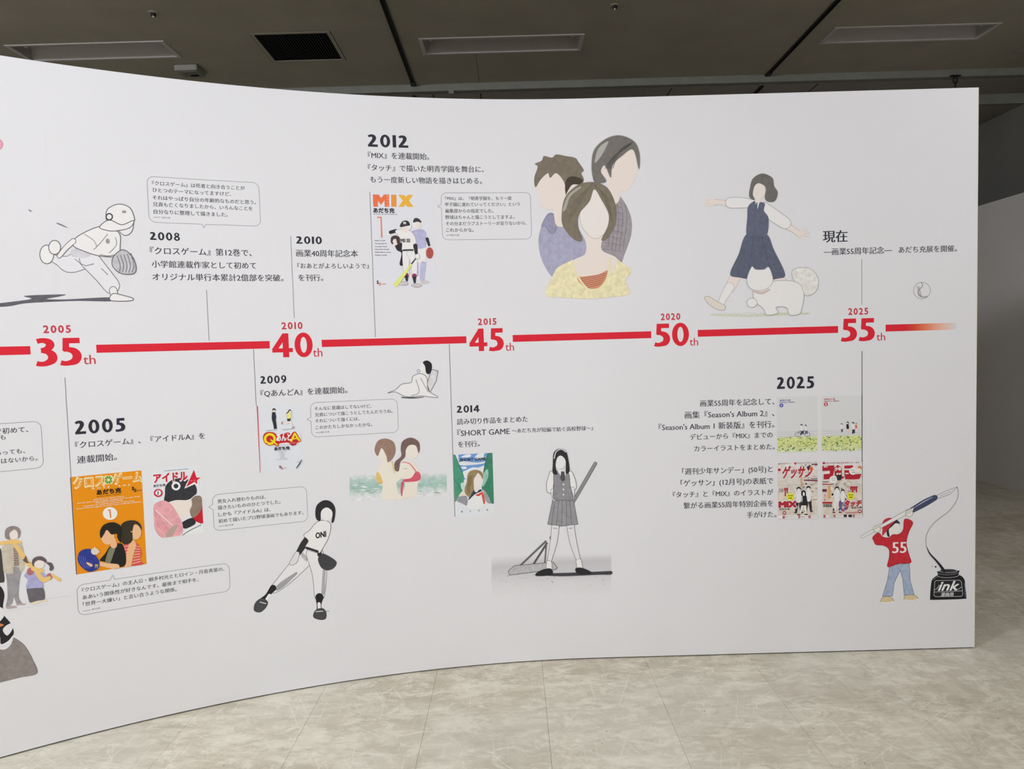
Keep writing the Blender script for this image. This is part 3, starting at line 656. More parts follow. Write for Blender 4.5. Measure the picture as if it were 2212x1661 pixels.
# baseball
art('illustration', DW, G6, [('ball', [('eo', (222, 222, 226), OL, 2.2, 1541, 230, 54, 53), ('e', (205, 205, 210), 1550, 258, 30, 16), ('e', (222, 222, 226), 1552, 248, 30, 16)]),
    ('stitching', [('s', OL, 3.5, [(1536, 178), (1545, 200), (1522, 225), (1515, 250), (1540, 272), (1575, 270)])] + [('k', OL, 2.5, [(1512+k*2.2-6, 205+k*8), (1512+k*2.2+14, 209+k*8)]) for k in range(8)])],
    'small line drawing of a baseball at the right end')
# pitcher, upper left
art('illustration', DW, G1, [
    ('cast_shade', [('b~', (96, 96, 104), [(-60, 1950), (60, 1935), (200, 1915), (160, 1895), (410, 1886), (380, 1900), (300, 1915), (420, 1918), (700, 1905), (710, 1930), (500, 1928), (300, 1935), (150, 1945), (60, 1962), (-60, 1966)])]),
    ('trousers', [('lo', (226, 226, 231), OL, 4, [(560, 1650, 120), (450, 1690, 110), (380, 1670, 60), (330, 1650, 40)]), ('lo', (226, 226, 231), OL, 4, [(570, 1660, 120), (650, 1750, 105), (715, 1830, 100)]),
                  ('e~', (205, 205, 212), 520, 1620, 70, 35)]),
    ('shoe', [('eo', WHT, OL, 5, 300, 1630, 45, 60), ('eo', WHT, OL, 5, 350, 1585, 38, 45), ('lo', WHT, OL, 4, [(725, 1860, 45), (735, 1900, 42)]), ('bo', WHT, OL, 5, [(705, 1900), (730, 1880), (780, 1890), (850, 1910), (845, 1925), (780, 1930), (710, 1925)])]),
    ('shirt', [('bo', WHT, OL, 5, [(480, 1530), (560, 1480), (660, 1450), (760, 1490), (770, 1570), (750, 1640), (640, 1640), (540, 1610), (470, 1575)]), ('lo', WHT, OL, 4, [(470, 1545, 30), (420, 1590, 28), (380, 1640, 24)])]),
    ('head', [('eo', SK if 0 else (228, 227, 230), OL, 4, 805, 1440, 50, 68)]),
    ('cap', [('bo', WHT, OL, 5, [(680, 1400), (690, 1340), (760, 1308), (830, 1330), (860, 1395), (850, 1420), (760, 1460), (700, 1440)]), ('bo', WHT, OL, 5, [(640, 1450), (700, 1410), (780, 1440), (855, 1412), (830, 1460), (730, 1480), (660, 1470)]), ('r', (60, 60, 70), 8, 700, 1389, 20, 20)]),
    ('fold', [('s', OL, 3, [(540, 1500), (600, 1540), (620, 1580)]), ('s', OL, 3, [(690, 1500), (640, 1560), (600, 1600)]), ('s', OL, 3, [(740, 1520), (745, 1570), (700, 1620)]), ('s', OL, 3, [(480, 1660), (540, 1700), (600, 1690)]), ('s', OL, 3, [(650, 1720), (690, 1760)]), ('s', OL, 4, [(640, 1632), (700, 1640), (760, 1625)]), ('e~', (150, 150, 158), 690, 1545, 12, 16), ('e~', (150, 150, 158), 795, 1357, 14, 9)]),
    ('glove', [('bo~', (190, 190, 196), OL, 5, [(730, 1640), (790, 1600), (850, 1650), (872, 1720), (850, 1755), (770, 1750), (720, 1700)])] + [('s', OL, 4, [(750+k*22, 1640-k*4), (770+k*22, 1700), (765+k*20, 1745)]) for k in range(5)]),
    ('speed_mark', [('l', (120, 120, 130), [(183, 1343, 4), (196, 1352, 8)]), ('l', (120, 120, 130), [(365, 1430, 6), (395, 1442, 8), (430, 1458, 3)])])],
    'outlined drawing of a pitcher in white throwing beside heading 2008')
# pink round at the left edge
art('illustration', DW, PX, [('balloon_drawing', [('eo', (232, 160, 180), (190, 110, 130), 1, -6, 312, 12, 12)])], 'small pink round drawing cut off at the left edge')
# trio portrait
HB = (128, 122, 112); HD = (88, 84, 80)
def plaid():
    o = [('b~', (158, 152, 158), [(1640, 1600), (1650, 1400), (1690, 1215), (1780, 1260), (1845, 1380), (1850, 1500), (1800, 1650), (1760, 1760), (1700, 1700)])]
    for k in range(9): o.append(('k', (126, 120, 126), 3, [(1700-k*4, 1260+k*42), (1780+k*6 if k < 5 else 1812-k*3, 1290+k*40)]))
    for k in range(5): o.append(('s', (126, 120, 126), 3, [(1705+k*26, 1250+k*16), (1718+k*26, 1400), (1700+k*24, 1600)]))
    return o
art('illustration', DW, G2, [
    ('shirt', plaid()), ('neck', [('l', SK, [(1745, 1180, 90), (1735, 1270, 80)])]),
    ('head', [('b', SK, [(1700, 1020), (1850, 960), (1895, 1060), (1870, 1150), (1820, 1224), (1760, 1205), (1690, 1140)]), ('e', SK, 1680, 1100, 26, 34)]),
    ('hair', [('bo~', (116, 112, 108), (160, 158, 158), 3, [(1612, 1165), (1595, 1070), (1612, 960), (1690, 888), (1780, 868), (1870, 908), (1904, 990), (1898, 1085), (1862, 960), (1790, 1000), (1730, 1060), (1718, 1138), (1680, 1060), (1655, 1100), (1690, 1160), (1650, 1175)]),
              ('b', (176, 174, 172), [(1615, 1040), (1640, 950), (1700, 905), (1690, 940), (1650, 1010)])]),
    ('shirt', [('b~', (168, 168, 192), [(1255, 1550), (1272, 1455), (1300, 1400), (1360, 1378), (1430, 1420), (1520, 1480), (1560, 1600), (1480, 1740), (1400, 1800), (1330, 1760), (1275, 1660)]),
               ('bo~', (150, 150, 176), (120, 118, 140), 3, [(1275, 1445), (1318, 1370), (1360, 1382), (1366, 1470), (1340, 1500), (1300, 1455)])]),
    ('neck', [('l', SK, [(1390, 1300, 90), (1395, 1420, 70)])]),
    ('head', [('b', SK, [(1240, 1160), (1300, 1080), (1440, 1100), (1480, 1220), (1400, 1320), (1330, 1342), (1285, 1330), (1262, 1260)]), ('e', SK, 1470, 1215, 24, 38)]),
    ('hair', [('b~', (122, 114, 100), [(1236, 1200), (1228, 1140), (1250, 1070), (1232, 1050), (1275, 1030), (1290, 1000), (1340, 1010), (1370, 990), (1430, 1000), (1490, 1012), (1512, 1040), (1545, 1090), (1530, 1110), (1545, 1150), (1530, 1185), (1480, 1180), (1450, 1200), (1430, 1250), (1420, 1170), (1370, 1110), (1330, 1140), (1315, 1110), (1270, 1150)]),
              ('b~', (70, 62, 52), [(1430, 1160), (1470, 1130), (1540, 1150), (1520, 1180), (1470, 1185), (1430, 1240)])]),
    ('top', [('b~', (234, 224, 184), [(1300, 1890), (1350, 1760), (1385, 1710), (1480, 1670), (1560, 1700), (1660, 1680), (1720, 1640), (1800, 1690), (1852, 1735), (1810, 1800), (1840, 1880), (1700, 1905), (1560, 1915), (1400, 1905)])]),
    ('chest', [('b', SK, [(1470, 1680), (1560, 1620), (1570, 1500), (1665, 1500), (1660, 1600), (1760, 1660), (1710, 1760), (1620, 1800), (1520, 1790)])]),
    ('striped_vest', [('b', (206, 146, 116), [(1502, 1780), (1560, 1770), (1640, 1758), (1702, 1732), (1688, 1800), (1650, 1840), (1590, 1850), (1540, 1832)])] + [('k', (150, 80, 60), 3, [(1512+k*8, 1790+k*11), (1696-k*8, 1750+k*14)]) for k in range(6)]
        + [('s', (236, 224, 180), 12, [(1468, 1670), (1500, 1760), (1570, 1850), (1640, 1850), (1695, 1780), (1712, 1660)])]),
    ('head', [('bo', (236, 226, 222), (190, 180, 178), 3, [(1520, 1390), (1545, 1300), (1610, 1215), (1680, 1280), (1718, 1380), (1700, 1470), (1622, 1530), (1548, 1475)])]),
    ('hair', [('bo~', (124, 116, 100), (120, 112, 98), 4, [(1405, 1390), (1425, 1270), (1500, 1192), (1600, 1168), (1695, 1205), (1748, 1320), (1745, 1430), (1700, 1520), (1660, 1535), (1700, 1450), (1705, 1370), (1660, 1280), (1612, 1210), (1580, 1290), (1515, 1370), (1508, 1450), (1535, 1540), (1480, 1530), (1420, 1460)]),
              ('b', (168, 164, 156), [(1410, 1350), (1440, 1260), (1500, 1205), (1530, 1200), (1460, 1260), (1430, 1340)])]),
    ('strand', [('s', (108, 100, 86), 2.5, [(1600, 1172+k*3), (1560-k*14, 1240+k*10), (1500-k*12, 1340+k*20)]) for k in range(6)] + [('s', (108, 100, 86), 2.5, [(1612, 1180+k*3), (1660+k*10, 1240+k*8), (1712+k*4, 1360+k*20)]) for k in range(5)] + [('s', (84, 80, 76), 3, [(1860-k*6, 912+k*6), (1780-k*12, 960+k*12), (1730-k*12, 1080)]) for k in range(5)])],
    'pale watercolour portrait of three young people without faces, one in yellow')
# arms wide figure with pale dog
art('illustration', DW, PX, [
    ('grass', [('l', (206, 212, 192), [(1534, 680, 3), (1620, 682, 5), (1700, 678, 6), (1748, 677, 3)]), ('cyc', 1)] + R(40, lambda k: ('k', (178, 186, 150), .8, [(1538+k*5.2, 681-U(0, 6)), (1541+k*5.2, 680-U(0, 5))]), 3)+[('cyc', 0)]),
    ('leg', [('lo', (234, 222, 216), (190, 182, 178), .8, [(1592, 590, 24), (1577, 622, 20)]), ('lo', WHT, (170, 170, 176), .8, [(1576, 620, 19), (1562, 645, 14), (1556, 660, 12)]), ('lo', SK, (190, 182, 178), .7, [(1670, 590, 24), (1690, 612, 22)])]),
    ('shoe', [('bo', (222, 216, 206), (160, 156, 152), 1, [(1522, 643), (1532, 641), (1550, 652), (1566, 660), (1564, 670), (1548, 668), (1530, 656)])]),
    ('skirt', [('b~', (92, 98, 118), [(1613, 505), (1655, 505), (1672, 540), (1696, 592), (1680, 602), (1640, 606), (1600, 600), (1577, 592), (1595, 550)]), ('k', (70, 74, 92), 1, [(1628, 510), (1616, 600)]), ('k', (70, 74, 92), 1, [(1645, 510), (1668, 600)])]),
    ('forearm', [('lo', SK, (180, 172, 170), .7, [(1575, 440, 13), (1556, 437, 9), (1545, 437, 12)]), ('lo', SK, (180, 172, 170), .7, [(1700, 488, 13), (1716, 498, 10), (1726, 505, 13)])]
        + [('l', SK, [(1546, 437, 5), (x, y, 2.6)]) for x, y in ((1523, 430), (1520, 436), (1521, 444), (1530, 449), (1536, 424))] + [('l', SK, [(1724, 503, 5), (x, y, 2.6)]) for x, y in ((1743, 494), (1748, 502), (1747, 510), (1740, 517), (1725, 516))]),
    ('sleeve', [('lo', (232, 232, 238), (150, 150, 160), .8, [(1626, 440, 16), (1600, 438, 22), (1578, 438, 22)]), ('lo', (232, 232, 238), (150, 150, 160), .8, [(1650, 448, 22), (1672, 466, 26), (1696, 482, 24)])]),
    ('vest', [('b~', (96, 102, 122), [(1616, 446), (1630, 434), (1640, 436), (1652, 440), (1650, 455), (1660, 472), (1656, 508), (1634, 510), (1613, 508), (1614, 470)]), ('p', (236, 236, 240), [(1630, 432), (1642, 432), (1636, 452)]), ('k', (80, 84, 104), 2.4, [(1635, 436), (1634, 452)])]),
    ('head', [('l', SK, [(1640, 420, 10), (1638, 434, 10)]), ('e', (236, 224, 220), 1638, 411, 15, 19)]),
    ('hair', [('b~', (108, 106, 102), [(1620, 406), (1626, 386), (1646, 375), (1668, 384), (1672, 402), (1680, 416), (1674, 434), (1660, 436), (1652, 428), (1654, 406), (1640, 396), (1630, 402), (1626, 420), (1630, 432), (1620, 428), (1618, 418)])])],
    'watercolour figure in navy vest and skirt with arms spread wide')
art('illustration', DW, PX, [
    ('tail', [('bo~', (226, 226, 222), (168, 168, 170), 1, [(1712, 600), (1712, 584), (1730, 578), (1752, 582), (1767, 602), (1764, 626), (1748, 638), (1732, 634), (1724, 616)])]),
    ('body', [('bo', (234, 234, 238), (160, 160, 165), 1, [(1628, 628), (1650, 612), (1690, 606), (1725, 612), (1736, 636), (1732, 664), (1726, 678), (1706, 680), (1698, 664), (1676, 664), (1680, 676), (1656, 680), (1648, 666), (1630, 650)]), ('eo', (234, 234, 238), (160, 160, 165), 1, 1624, 654, 11, 10)]),
    ('head', [('bo', (236, 236, 240), (160, 160, 165), 1, [(1613, 608), (1616, 592), (1624, 576), (1632, 582), (1650, 582), (1660, 577), (1668, 596), (1668, 612), (1655, 624), (1636, 628), (1620, 622)])]),
    ('collar', [('l', (206, 190, 184), [(1628, 629, 5), (1645, 633, 6), (1661, 626, 5)])])],
    'pale outlined fluffy dog walking in front of the navy skirt', base=.0021)
# reader leaning on a bat, by 40th
art('illustration', DW, G5, [
    ('seat_shade', [('l', (90, 90, 94), [(380, 915, 8), (450, 918, 9), (520, 913, 4)])]),
    ('bag', [('po~', (214, 214, 218), OL, 4, [(570, 735), (612, 745), (600, 810), (560, 885), (540, 830)])]),
    ('robe', [('bo', (230, 230, 235), OL, 3.5, [(290, 886), (340, 865), (380, 830), (440, 818), (450, 780), (500, 762), (540, 790), (550, 870), (612, 912), (560, 912), (500, 905), (440, 912), (390, 905), (340, 880)]), ('s', OL, 3, [(470, 800), (490, 880), (440, 905)]), ('s', OL, 3, [(500, 790), (548, 880)])]),
    ('head', [('e', WHT, 516, 728, 26, 32), ('r', (130, 130, 136), 3, 487, 745, 10, 9)]), ('hair', [('b', BLK, [(515, 690), (540, 678), (568, 695), (572, 730), (555, 765), (535, 755), (528, 715)])])],
    'small line drawing of a seated figure in a loose robe below 40th')
# swimmers at the sea
art('illustration', DW, G5, [
    ('sea', [('g~', [((220, 224, 226), (45, 1410), (668, 1400)), ((182, 204, 200), (45, 1450), (668, 1430)), ((160, 192, 182), (45, 1500), (668, 1470)), ((206, 216, 216), (45, 1540), (668, 1510)), ((226, 226, 229), (60, 1580), (668, 1540))]), ('cyc', 1)]
        + R(46, lambda k: ('l', (224, 230, 230) if k % 2 else (140, 176, 166), (lambda x, y: [(x-U(8, 26), y, 2), (x, y+U(-4, 2), U(3, 8)), (x+U(8, 26), y, 2)])(U(70, 640), U(1430, 1530))), 5)+[('cyc', 0)]),
    ('figure', [('b', (238, 226, 214), [(250, 1565), (255, 1480), (222, 1440), (228, 1370), (260, 1330), (300, 1325), (340, 1370), (345, 1460), (360, 1560), (330, 1568)]), ('l', (238, 226, 214), [(270, 1290, 40), (280, 1350, 44)]),
                ('b~', (226, 192, 118), [(216, 1400), (235, 1400), (258, 1460), (235, 1466), (216, 1440)]), ('l', (226, 192, 118), [(318, 1330, 8), (328, 1380, 8), (335, 1400, 5)])]),
    ('figure', [('b', (238, 224, 212), [(380, 1560), (400, 1470), (370, 1400), (380, 1340), (420, 1320), (470, 1350), (500, 1420), (480, 1480), (475, 1540), (440, 1552)]), ('l', (240, 228, 216), [(400, 1350, 50), (360, 1420, 42), (310, 1480, 30), (370, 1560, 26)]),
                ('b~', (208, 88, 110), [(390, 1440), (440, 1430), (470, 1390), (495, 1400), (500, 1430), (480, 1450), (400, 1456)]), ('l~', (208, 88, 110), [(385, 1460, 16), (378, 1510, 14), (380, 1545, 6)]), ('l', (216, 120, 130), [(385, 1330, 6), (430, 1340, 6), (475, 1395, 8)])]),
    ('hair', [('e', (238, 226, 216), 255, 1270, 40, 50), ('b~', (152, 124, 110), [(205, 1250), (225, 1195), (275, 1178), (325, 1200), (340, 1250), (325, 1300), (290, 1330), (280, 1290), (250, 1240), (225, 1290)])]),
    ('hair', [('e', (238, 226, 216), 446, 1260, 40, 52), ('b~', (118, 96, 92), [(372, 1240), (385, 1195), (435, 1172), (485, 1195), (496, 1240), (486, 1270), (470, 1225), (430, 1220), (405, 1250), (400, 1295), (370, 1330), (360, 1385), (335, 1380), (335, 1330), (375, 1290)])])],
    'watercolour of two swimmers from behind in front of green waves')
# figure with field rake
art('illustration', DW, PX, [
    ('ground', [('g', [((222, 222, 226), (1062, 1203), (1320, 1195)), ((196, 196, 200), (1062, 1225), (1320, 1210)), ((206, 206, 210), (1062, 1245), (1320, 1240)), ((216, 216, 220), (1062, 1265), (1320, 1260)), ((222, 222, 226), (1062, 1288), (1320, 1285))])]
        + R(34, lambda k: (lambda x, y: ('k', (130, 130, 134), .9, [(x, y), (x+U(1, 3), y+.5)]))(U(1068, 1315), U(1236, 1266)), 8)
        + [('l', (66, 66, 70), [(1160, 1240, 3), (1210, 1241, 7), (1290, 1238, 7), (1319, 1237, 8)])]),
    ('rake', [('lo', (140, 140, 144), (80, 80, 84), .8, [(1286, 1001, 6), (1240, 1080, 6), (1190, 1162, 5)]), ('k', (104, 104, 108), 4, [(1180, 1168), (1119, 1226)]), ('k', (84, 84, 88), 4, [(1182, 1172), (1150, 1222)]), ('k', (104, 104, 108), 3, [(1180, 1176), (1176, 1224)]),
              ('po~', (184, 184, 188), (80, 80, 84), 1, [(1098, 1234), (1110, 1222), (1195, 1214), (1204, 1226), (1200, 1230), (1100, 1242)])]),
    ('leg', [('lo', (222, 222, 226), OL, .8, [(1200, 1135, 15), (1196, 1170, 14), (1188, 1205, 9), (1186, 1216, 9)]), ('lo', (222, 222, 226), OL, .8, [(1232, 1135, 15), (1238, 1170, 14), (1248, 1205, 9), (1251, 1214, 9)]),
             ('lo', WHT, OL, .7, [(1186, 1216, 11), (1186, 1232, 12)]), ('lo', WHT, OL, .7, [(1250, 1212, 11), (1253, 1229, 12)])]),
    ('shoe', [('b', (40, 40, 44), [(1158, 1238), (1172, 1230), (1190, 1228), (1192, 1241), (1160, 1244)]), ('b', (40, 40, 44), [(1243, 1228), (1256, 1226), (1277, 1235), (1272, 1240), (1248, 1239)])]),
    ('skirt', [('po~', (150, 150, 155), (90, 90, 94), 1, [(1194, 1078), (1238, 1078), (1248, 1132), (1214, 1136), (1183, 1132)])] + [('k', (104, 104, 108), 1, [(1199+k*8, 1080), (1191+k*11, 1134)]) for k in range(5)]),
    ('arm', [('lo', WHT, OL, .9, [(1194, 1024, 14), (1188, 1045, 14), (1188, 1058, 13)]), ('lo', WHT, OL, .9, [(1230, 1024, 14), (1236, 1040, 14), (1238, 1052, 13)]), ('lo', (224, 224, 228), OL, .7, [(1194, 1060, 9), (1198, 1078, 8)]), ('lo', (224, 224, 228), OL, .7, [(1236, 1056, 9), (1236, 1076, 8)])]),
    ('vest', [('bo~', (142, 142, 147), (90, 90, 94), 1, [(1197, 1022), (1212, 1018), (1228, 1022), (1232, 1050), (1238, 1078), (1218, 1080), (1196, 1078), (1196, 1050)]), ('p', WHT, [(1204, 1016), (1226, 1016), (1216, 1036)]), ('p', (80, 80, 86), [(1212, 1018), (1219, 1018), (1221, 1036), (1215, 1040), (1210, 1034)])]
        + [('e', WHT, 1217, 1046+k*11, 1.8, 1.8) for k in range(3)]),
    ('head', [('e', (228, 228, 232), 1210, 997, 12, 16)]), ('hair', [('b', (46, 46, 50), [(1194, 1002), (1196, 978), (1208, 969), (1222, 974), (1228, 995), (1230, 1018), (1222, 1022), (1222, 996), (1212, 984), (1203, 990), (1200, 1008), (1204, 1024), (1194, 1022)]), ('s', (200, 200, 204), 2.4, [(1197, 990), (1201, 976), (1212, 970), (1222, 976)])])],
    'grey drawing of a uniformed figure standing with a wooden field rake')
# baseball player in mid stride
art('illustration', DW, PX, [
    ('trousers', [('lo', (228, 228, 232), OL, 1, [(668, 1196, 36), (630, 1236, 30), (604, 1262, 22), (592, 1272, 17)]), ('lo', (228, 228, 232), OL, 1, [(680, 1196, 36), (690, 1240, 30), (690, 1286, 21)]), ('l~', (160, 160, 166), [(640, 1238, 5), (610, 1262, 12), (598, 1272, 8)]), ('l~', (170, 170, 176), [(700, 1232, 6), (698, 1280, 8)])]),
    ('sock', [('l', BLK, [(590, 1270, 14), (577, 1286, 8), (566, 1296, 10)]), ('l', BLK, [(690, 1290, 18), (689, 1306, 10), (690, 1318, 12)]), ('l', WHT, [(582, 1286, 7), (574, 1298, 6)]), ('l', WHT, [(689, 1304, 7), (690, 1316, 7)])]),
    ('shoe', [('bo~', (74, 74, 78), BLK, 1, [(549, 1318), (552, 1302), (566, 1292), (578, 1300), (574, 1312), (562, 1322)]), ('bo~', (74, 74, 78), BLK, 1, [(677, 1332), (682, 1318), (696, 1314), (704, 1322), (703, 1336), (690, 1338)]), ('s', WHT, 1.6, [(561, 1300), (575, 1304)]), ('s', WHT, 1.6, [(682, 1321), (698, 1320)]), ('k', OL, .9, [(698, 1321), (711, 1320)])]),
    ('glove', [('b~', (66, 66, 70), [(690, 1200), (700, 1196), (726, 1212), (722, 1226), (708, 1232), (694, 1226), (687, 1210)])]),
    ('sleeve', [('l', (48, 48, 52), [(668, 1160, 15), (656, 1176, 15), (644, 1195, 11)]), ('lo', (220, 220, 224), OL, .8, [(642, 1196, 9), (636, 1210, 13), (630, 1216, 9)]), ('l', (48, 48, 52), [(690, 1180, 10), (690, 1198, 9)])]),
    ('shirt', [('bo', (232, 232, 236), OL, 1, [(668, 1146), (684, 1128), (700, 1124), (714, 1132), (710, 1160), (696, 1186), (688, 1194), (660, 1184), (666, 1168), (656, 1156)]), ('l', (48, 48, 52), [(662, 1183, 5), (686, 1191, 5)]), ('t', BLK, 'ONI', 682, 1157, 704, 1153, {'h': 12, 'off': .05, 'slope': 1})]),
    ('head', [('e', (230, 230, 234), 705, 1108, 14, 17)]), ('hair', [('b', (42, 42, 46), [(681, 1110), (684, 1092), (698, 1081), (714, 1083), (724, 1098), (722, 1124), (716, 1128), (718, 1106), (706, 1096), (694, 1104), (692, 1124), (684, 1122)])])],
    'grey drawing of a baseball player striding with a dark glove')
# winter pair with scarf
GL = zoom(0, 1120, 4.6125)
art('illustration', DW, GL, [
    ('ground_line', [('s', (196, 196, 202), 3, [(40, 890), (200, 860), (420, 810), (700, 770)]), ('s', (200, 200, 206), 3, [(60, 925), (250, 890), (470, 850)])]),
    ('coat', [('b', (70, 66, 64), [(-120, 330), (-40, 290), (5, 300), (20, 380), (30, 480), (45, 620), (0, 640), (-120, 650)])]),
    ('trousers', [('b~', (152, 150, 154), [(62, 530), (140, 480), (215, 500), (200, 600), (190, 700), (190, 790), (220, 850), (170, 860), (140, 790), (120, 850), (60, 880), (75, 780), (70, 640)])]),
    ('shoe', [('b', (178, 166, 166), [(60, 885), (100, 868), (165, 875), (160, 890), (80, 900)]), ('b', (178, 166, 166), [(160, 862), (210, 842), (260, 852), (240, 862)])]),
    ('jacket', [('b~', (196, 188, 170), [(15, 300), (60, 260), (130, 250), (210, 250), (240, 330), (248, 480), (210, 530), (180, 480), (130, 480), (130, 545), (40, 535), (30, 420)]), ('p', (120, 104, 96), [(132, 290), (180, 290), (190, 470), (140, 475)])] + [('k', (220, 200, 186), 5, [(134, 300+k*18), (186, 302+k*18)]) for k in range(10)]),
    ('head', [('e', (232, 222, 218), 136, 160, 42, 48)]), ('hair', [('b~', (142, 132, 130), [(48, 170), (55, 110), (100, 78), (160, 78), (200, 110), (204, 160), (180, 205), (182, 150), (150, 108), (110, 130), (92, 160), (100, 208), (60, 200)])]),
    ('scarf', [('l', (234, 194, 122), [(-40, 250, 40), (60, 240, 36), (130, 226, 40), (205, 236, 30)]), ('l', (234, 194, 122), [(130, 240, 30), (200, 330, 46), (260, 420, 48), (320, 490, 40)])]),
    ('trousers', [('b~', (104, 100, 108), [(270, 690), (350, 680), (430, 690), (445, 800), (380, 815), (300, 835), (275, 760)])]), ('shoe', [('b', (226, 218, 186), [(300, 850), (340, 828), (400, 822), (380, 845)]), ('b', (226, 218, 186), [(400, 825), (440, 808), (480, 815), (450, 828)])]),
    ('sweater', [('b~', (168, 168, 208), [(240, 570), (290, 520), (350, 540), (430, 540), (470, 590), (430, 640), (430, 685), (350, 692), (262, 690), (275, 610)])]), ('mitten', [('e', (176, 108, 116), 302, 528, 34, 38), ('e', (176, 108, 116), 492, 578, 28, 34)]),
    ('scarf', [('l', (234, 194, 122), [(330, 500, 44), (420, 520, 40)]), ('l', (234, 194, 122), [(370, 540, 44), (430, 610, 48), (490, 590, 36)]), ('l', (234, 194, 122), [(520, 560, 22), (560, 590, 30), (590, 610, 34)])]),
    ('head', [('e', (232, 222, 218), 392, 450, 52, 46)]), ('hair', [('b~', (98, 88, 94), [(318, 440), (330, 400), (370, 378), (420, 378), (460, 410), (462, 440), (420, 420), (380, 415), (345, 440), (335, 480)]), ('b', (98, 88, 94), [(320, 440), (280, 430), (258, 372), (240, 400), (228, 412), (260, 440), (310, 440)]), ('b', (98, 88, 94), [(460, 440), (510, 440), (535, 490), (512, 520), (492, 510), (494, 475)])])],
    'watercolour of two bundled figures sharing a long yellow scarf, left edge')
art('illustration', DW, GL, [
    ('mound', [('b~', (140, 134, 130), [(-300, 1300), (-50, 1190), (60, 1170), (140, 1188), (240, 1260), (320, 1390), (374, 1540), (200, 1585), (0, 1635), (-300, 1700)]), ('s', (110, 100, 98), 5, [(140, 1188), (240, 1260), (320, 1390), (372, 1540)])]),
    ('dark_shape', [('b', (38, 36, 40), [(-200, 700), (-60, 650), (10, 680), (44, 760), (30, 870), (40, 960), (110, 1050), (136, 1150), (60, 1240), (0, 1260), (-200, 1300)])]),
    ('pale_shape', [('b', (224, 226, 230), [(-60, 890), (10, 885), (46, 930), (30, 990), (-40, 1040)]), ('b', (222, 224, 228), [(136, 1040), (120, 1110), (70, 1165), (28, 1110), (70, 1060)]), ('b', (222, 224, 228), [(134, 1160), (110, 1250), (50, 1304), (-20, 1290), (-30, 1200), (0, 1180), (10, 1250), (80, 1220)]), ('b', (210, 130, 80), [(-60, 1050), (0, 1045), (38, 1060), (0, 1076)])])],
    'dark and white rounded shape sitting on a brown painted mound, left edge')
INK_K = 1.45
# red sweater figure holding a giant pen
GP = zoom(1850, 1040, 6.15)
art('illustration', DW, GP, [
    ('shoe', [('bo', (190, 178, 140), OL, 5, [(320, 1590), (350, 1540), (430, 1525), (485, 1560), (490, 1600), (400, 1618), (325, 1612)]), ('bo', (190, 178, 140), OL, 5, [(632, 1555), (650, 1515), (740, 1500), (800, 1530), (820, 1560), (760, 1585), (650, 1580)]),
              ('l', WHT, [(325, 1606, 16), (400, 1614, 18), (490, 1598, 16)]), ('l', WHT, [(640, 1574, 14), (740, 1582, 16), (816, 1562, 14)])]),
    ('jeans', [('po~', (146, 160, 184), (74, 80, 100), 5, [(440, 1110), (700, 1085), (710, 1200), (712, 1310), (765, 1500), (635, 1510), (615, 1300), (580, 1180), (500, 1350), (480, 1520), (345, 1525), (410, 1320), (430, 1200)])]),
    ('head', [('b', (236, 206, 200), [(450, 560), (520, 530), (570, 600), (570, 660), (540, 700), (470, 720), (400, 700), (380, 640)])]),
    ('hair', [('b', (42, 40, 50), [(450, 560), (520, 500), (580, 560), (520, 555), (470, 600), (430, 640), (440, 730), (410, 720), (400, 640)])]),
    ('sweater', [('bo~', (176, 38, 50), (110, 24, 36), 5, [(215, 740), (290, 680), (350, 735), (430, 745), (480, 705), (560, 700), (620, 640), (640, 500), (748, 540), (700, 660), (670, 760), (665, 850), (700, 980), (720, 1080), (560, 1090), (415, 1135), (435, 1000), (430, 900), (360, 850), (260, 840), (230, 790)]),
                 ('t', (232, 230, 232), '55', 478, 880, 662, 872, {'h': 145, 'off': .022})]),
    ('cap', [('b~', (172, 44, 56), [(340, 560), (380, 500), (450, 482), (520, 505), (470, 570), (430, 620), (345, 720), (345, 640)])]),
    ('pen', [('lo', (206, 208, 214), OL, 4, [(75, 735, 30), (400, 555, 38), (700, 390, 52)]), ('lo', (60, 66, 92), (34, 36, 52), 4, [(740, 380, 66), (900, 290, 84), (1040, 215, 66)]), ('l', (150, 158, 186), [(760, 350, 6), (900, 265, 14), (1010, 208, 8)]),
             ('po', (200, 200, 206), OL, 4, [(1065, 185), (1200, 120), (1320, 78), (1340, 70), (1245, 165), (1090, 225)]), ('k', OL, 4, [(1110, 195), (1250, 130)])]),
    ('hand', [('eo', (236, 206, 200), OL, 4, 700, 420, 50, 48), ('eo', (236, 206, 200), OL, 4, 270, 630, 48, 44)] + [('lo', (236, 206, 200), OL, 3, [(664+k*24, 425-k*13, 20), (676+k*24, 392-k*12, 18)]) for k in range(4)] + [('lo', (236, 206, 200), OL, 3, [(232+k*25, 628-k*14, 20), (240+k*25, 600-k*10, 18)]) for k in range(4)]),
    ('ink_trail', [('s', (48, 46, 56), 4, [(1335, 75), (1352, 160), (1320, 270), (1220, 400), (1060, 520), (960, 640), (920, 760), (930, 880)]), ('l', (34, 32, 40), [(930, 870, 6), (975, 960, 18), (1040, 1030, 24), (1100, 1100, 30), (1165, 1190, 40)]), ('e', (40, 38, 46), 1050, 1132, 11, 11), ('e', (60, 58, 66), 1003, 1126, 5, 5)])],
    'drawing of a figure in red 55 sweater lifting a giant dip pen')
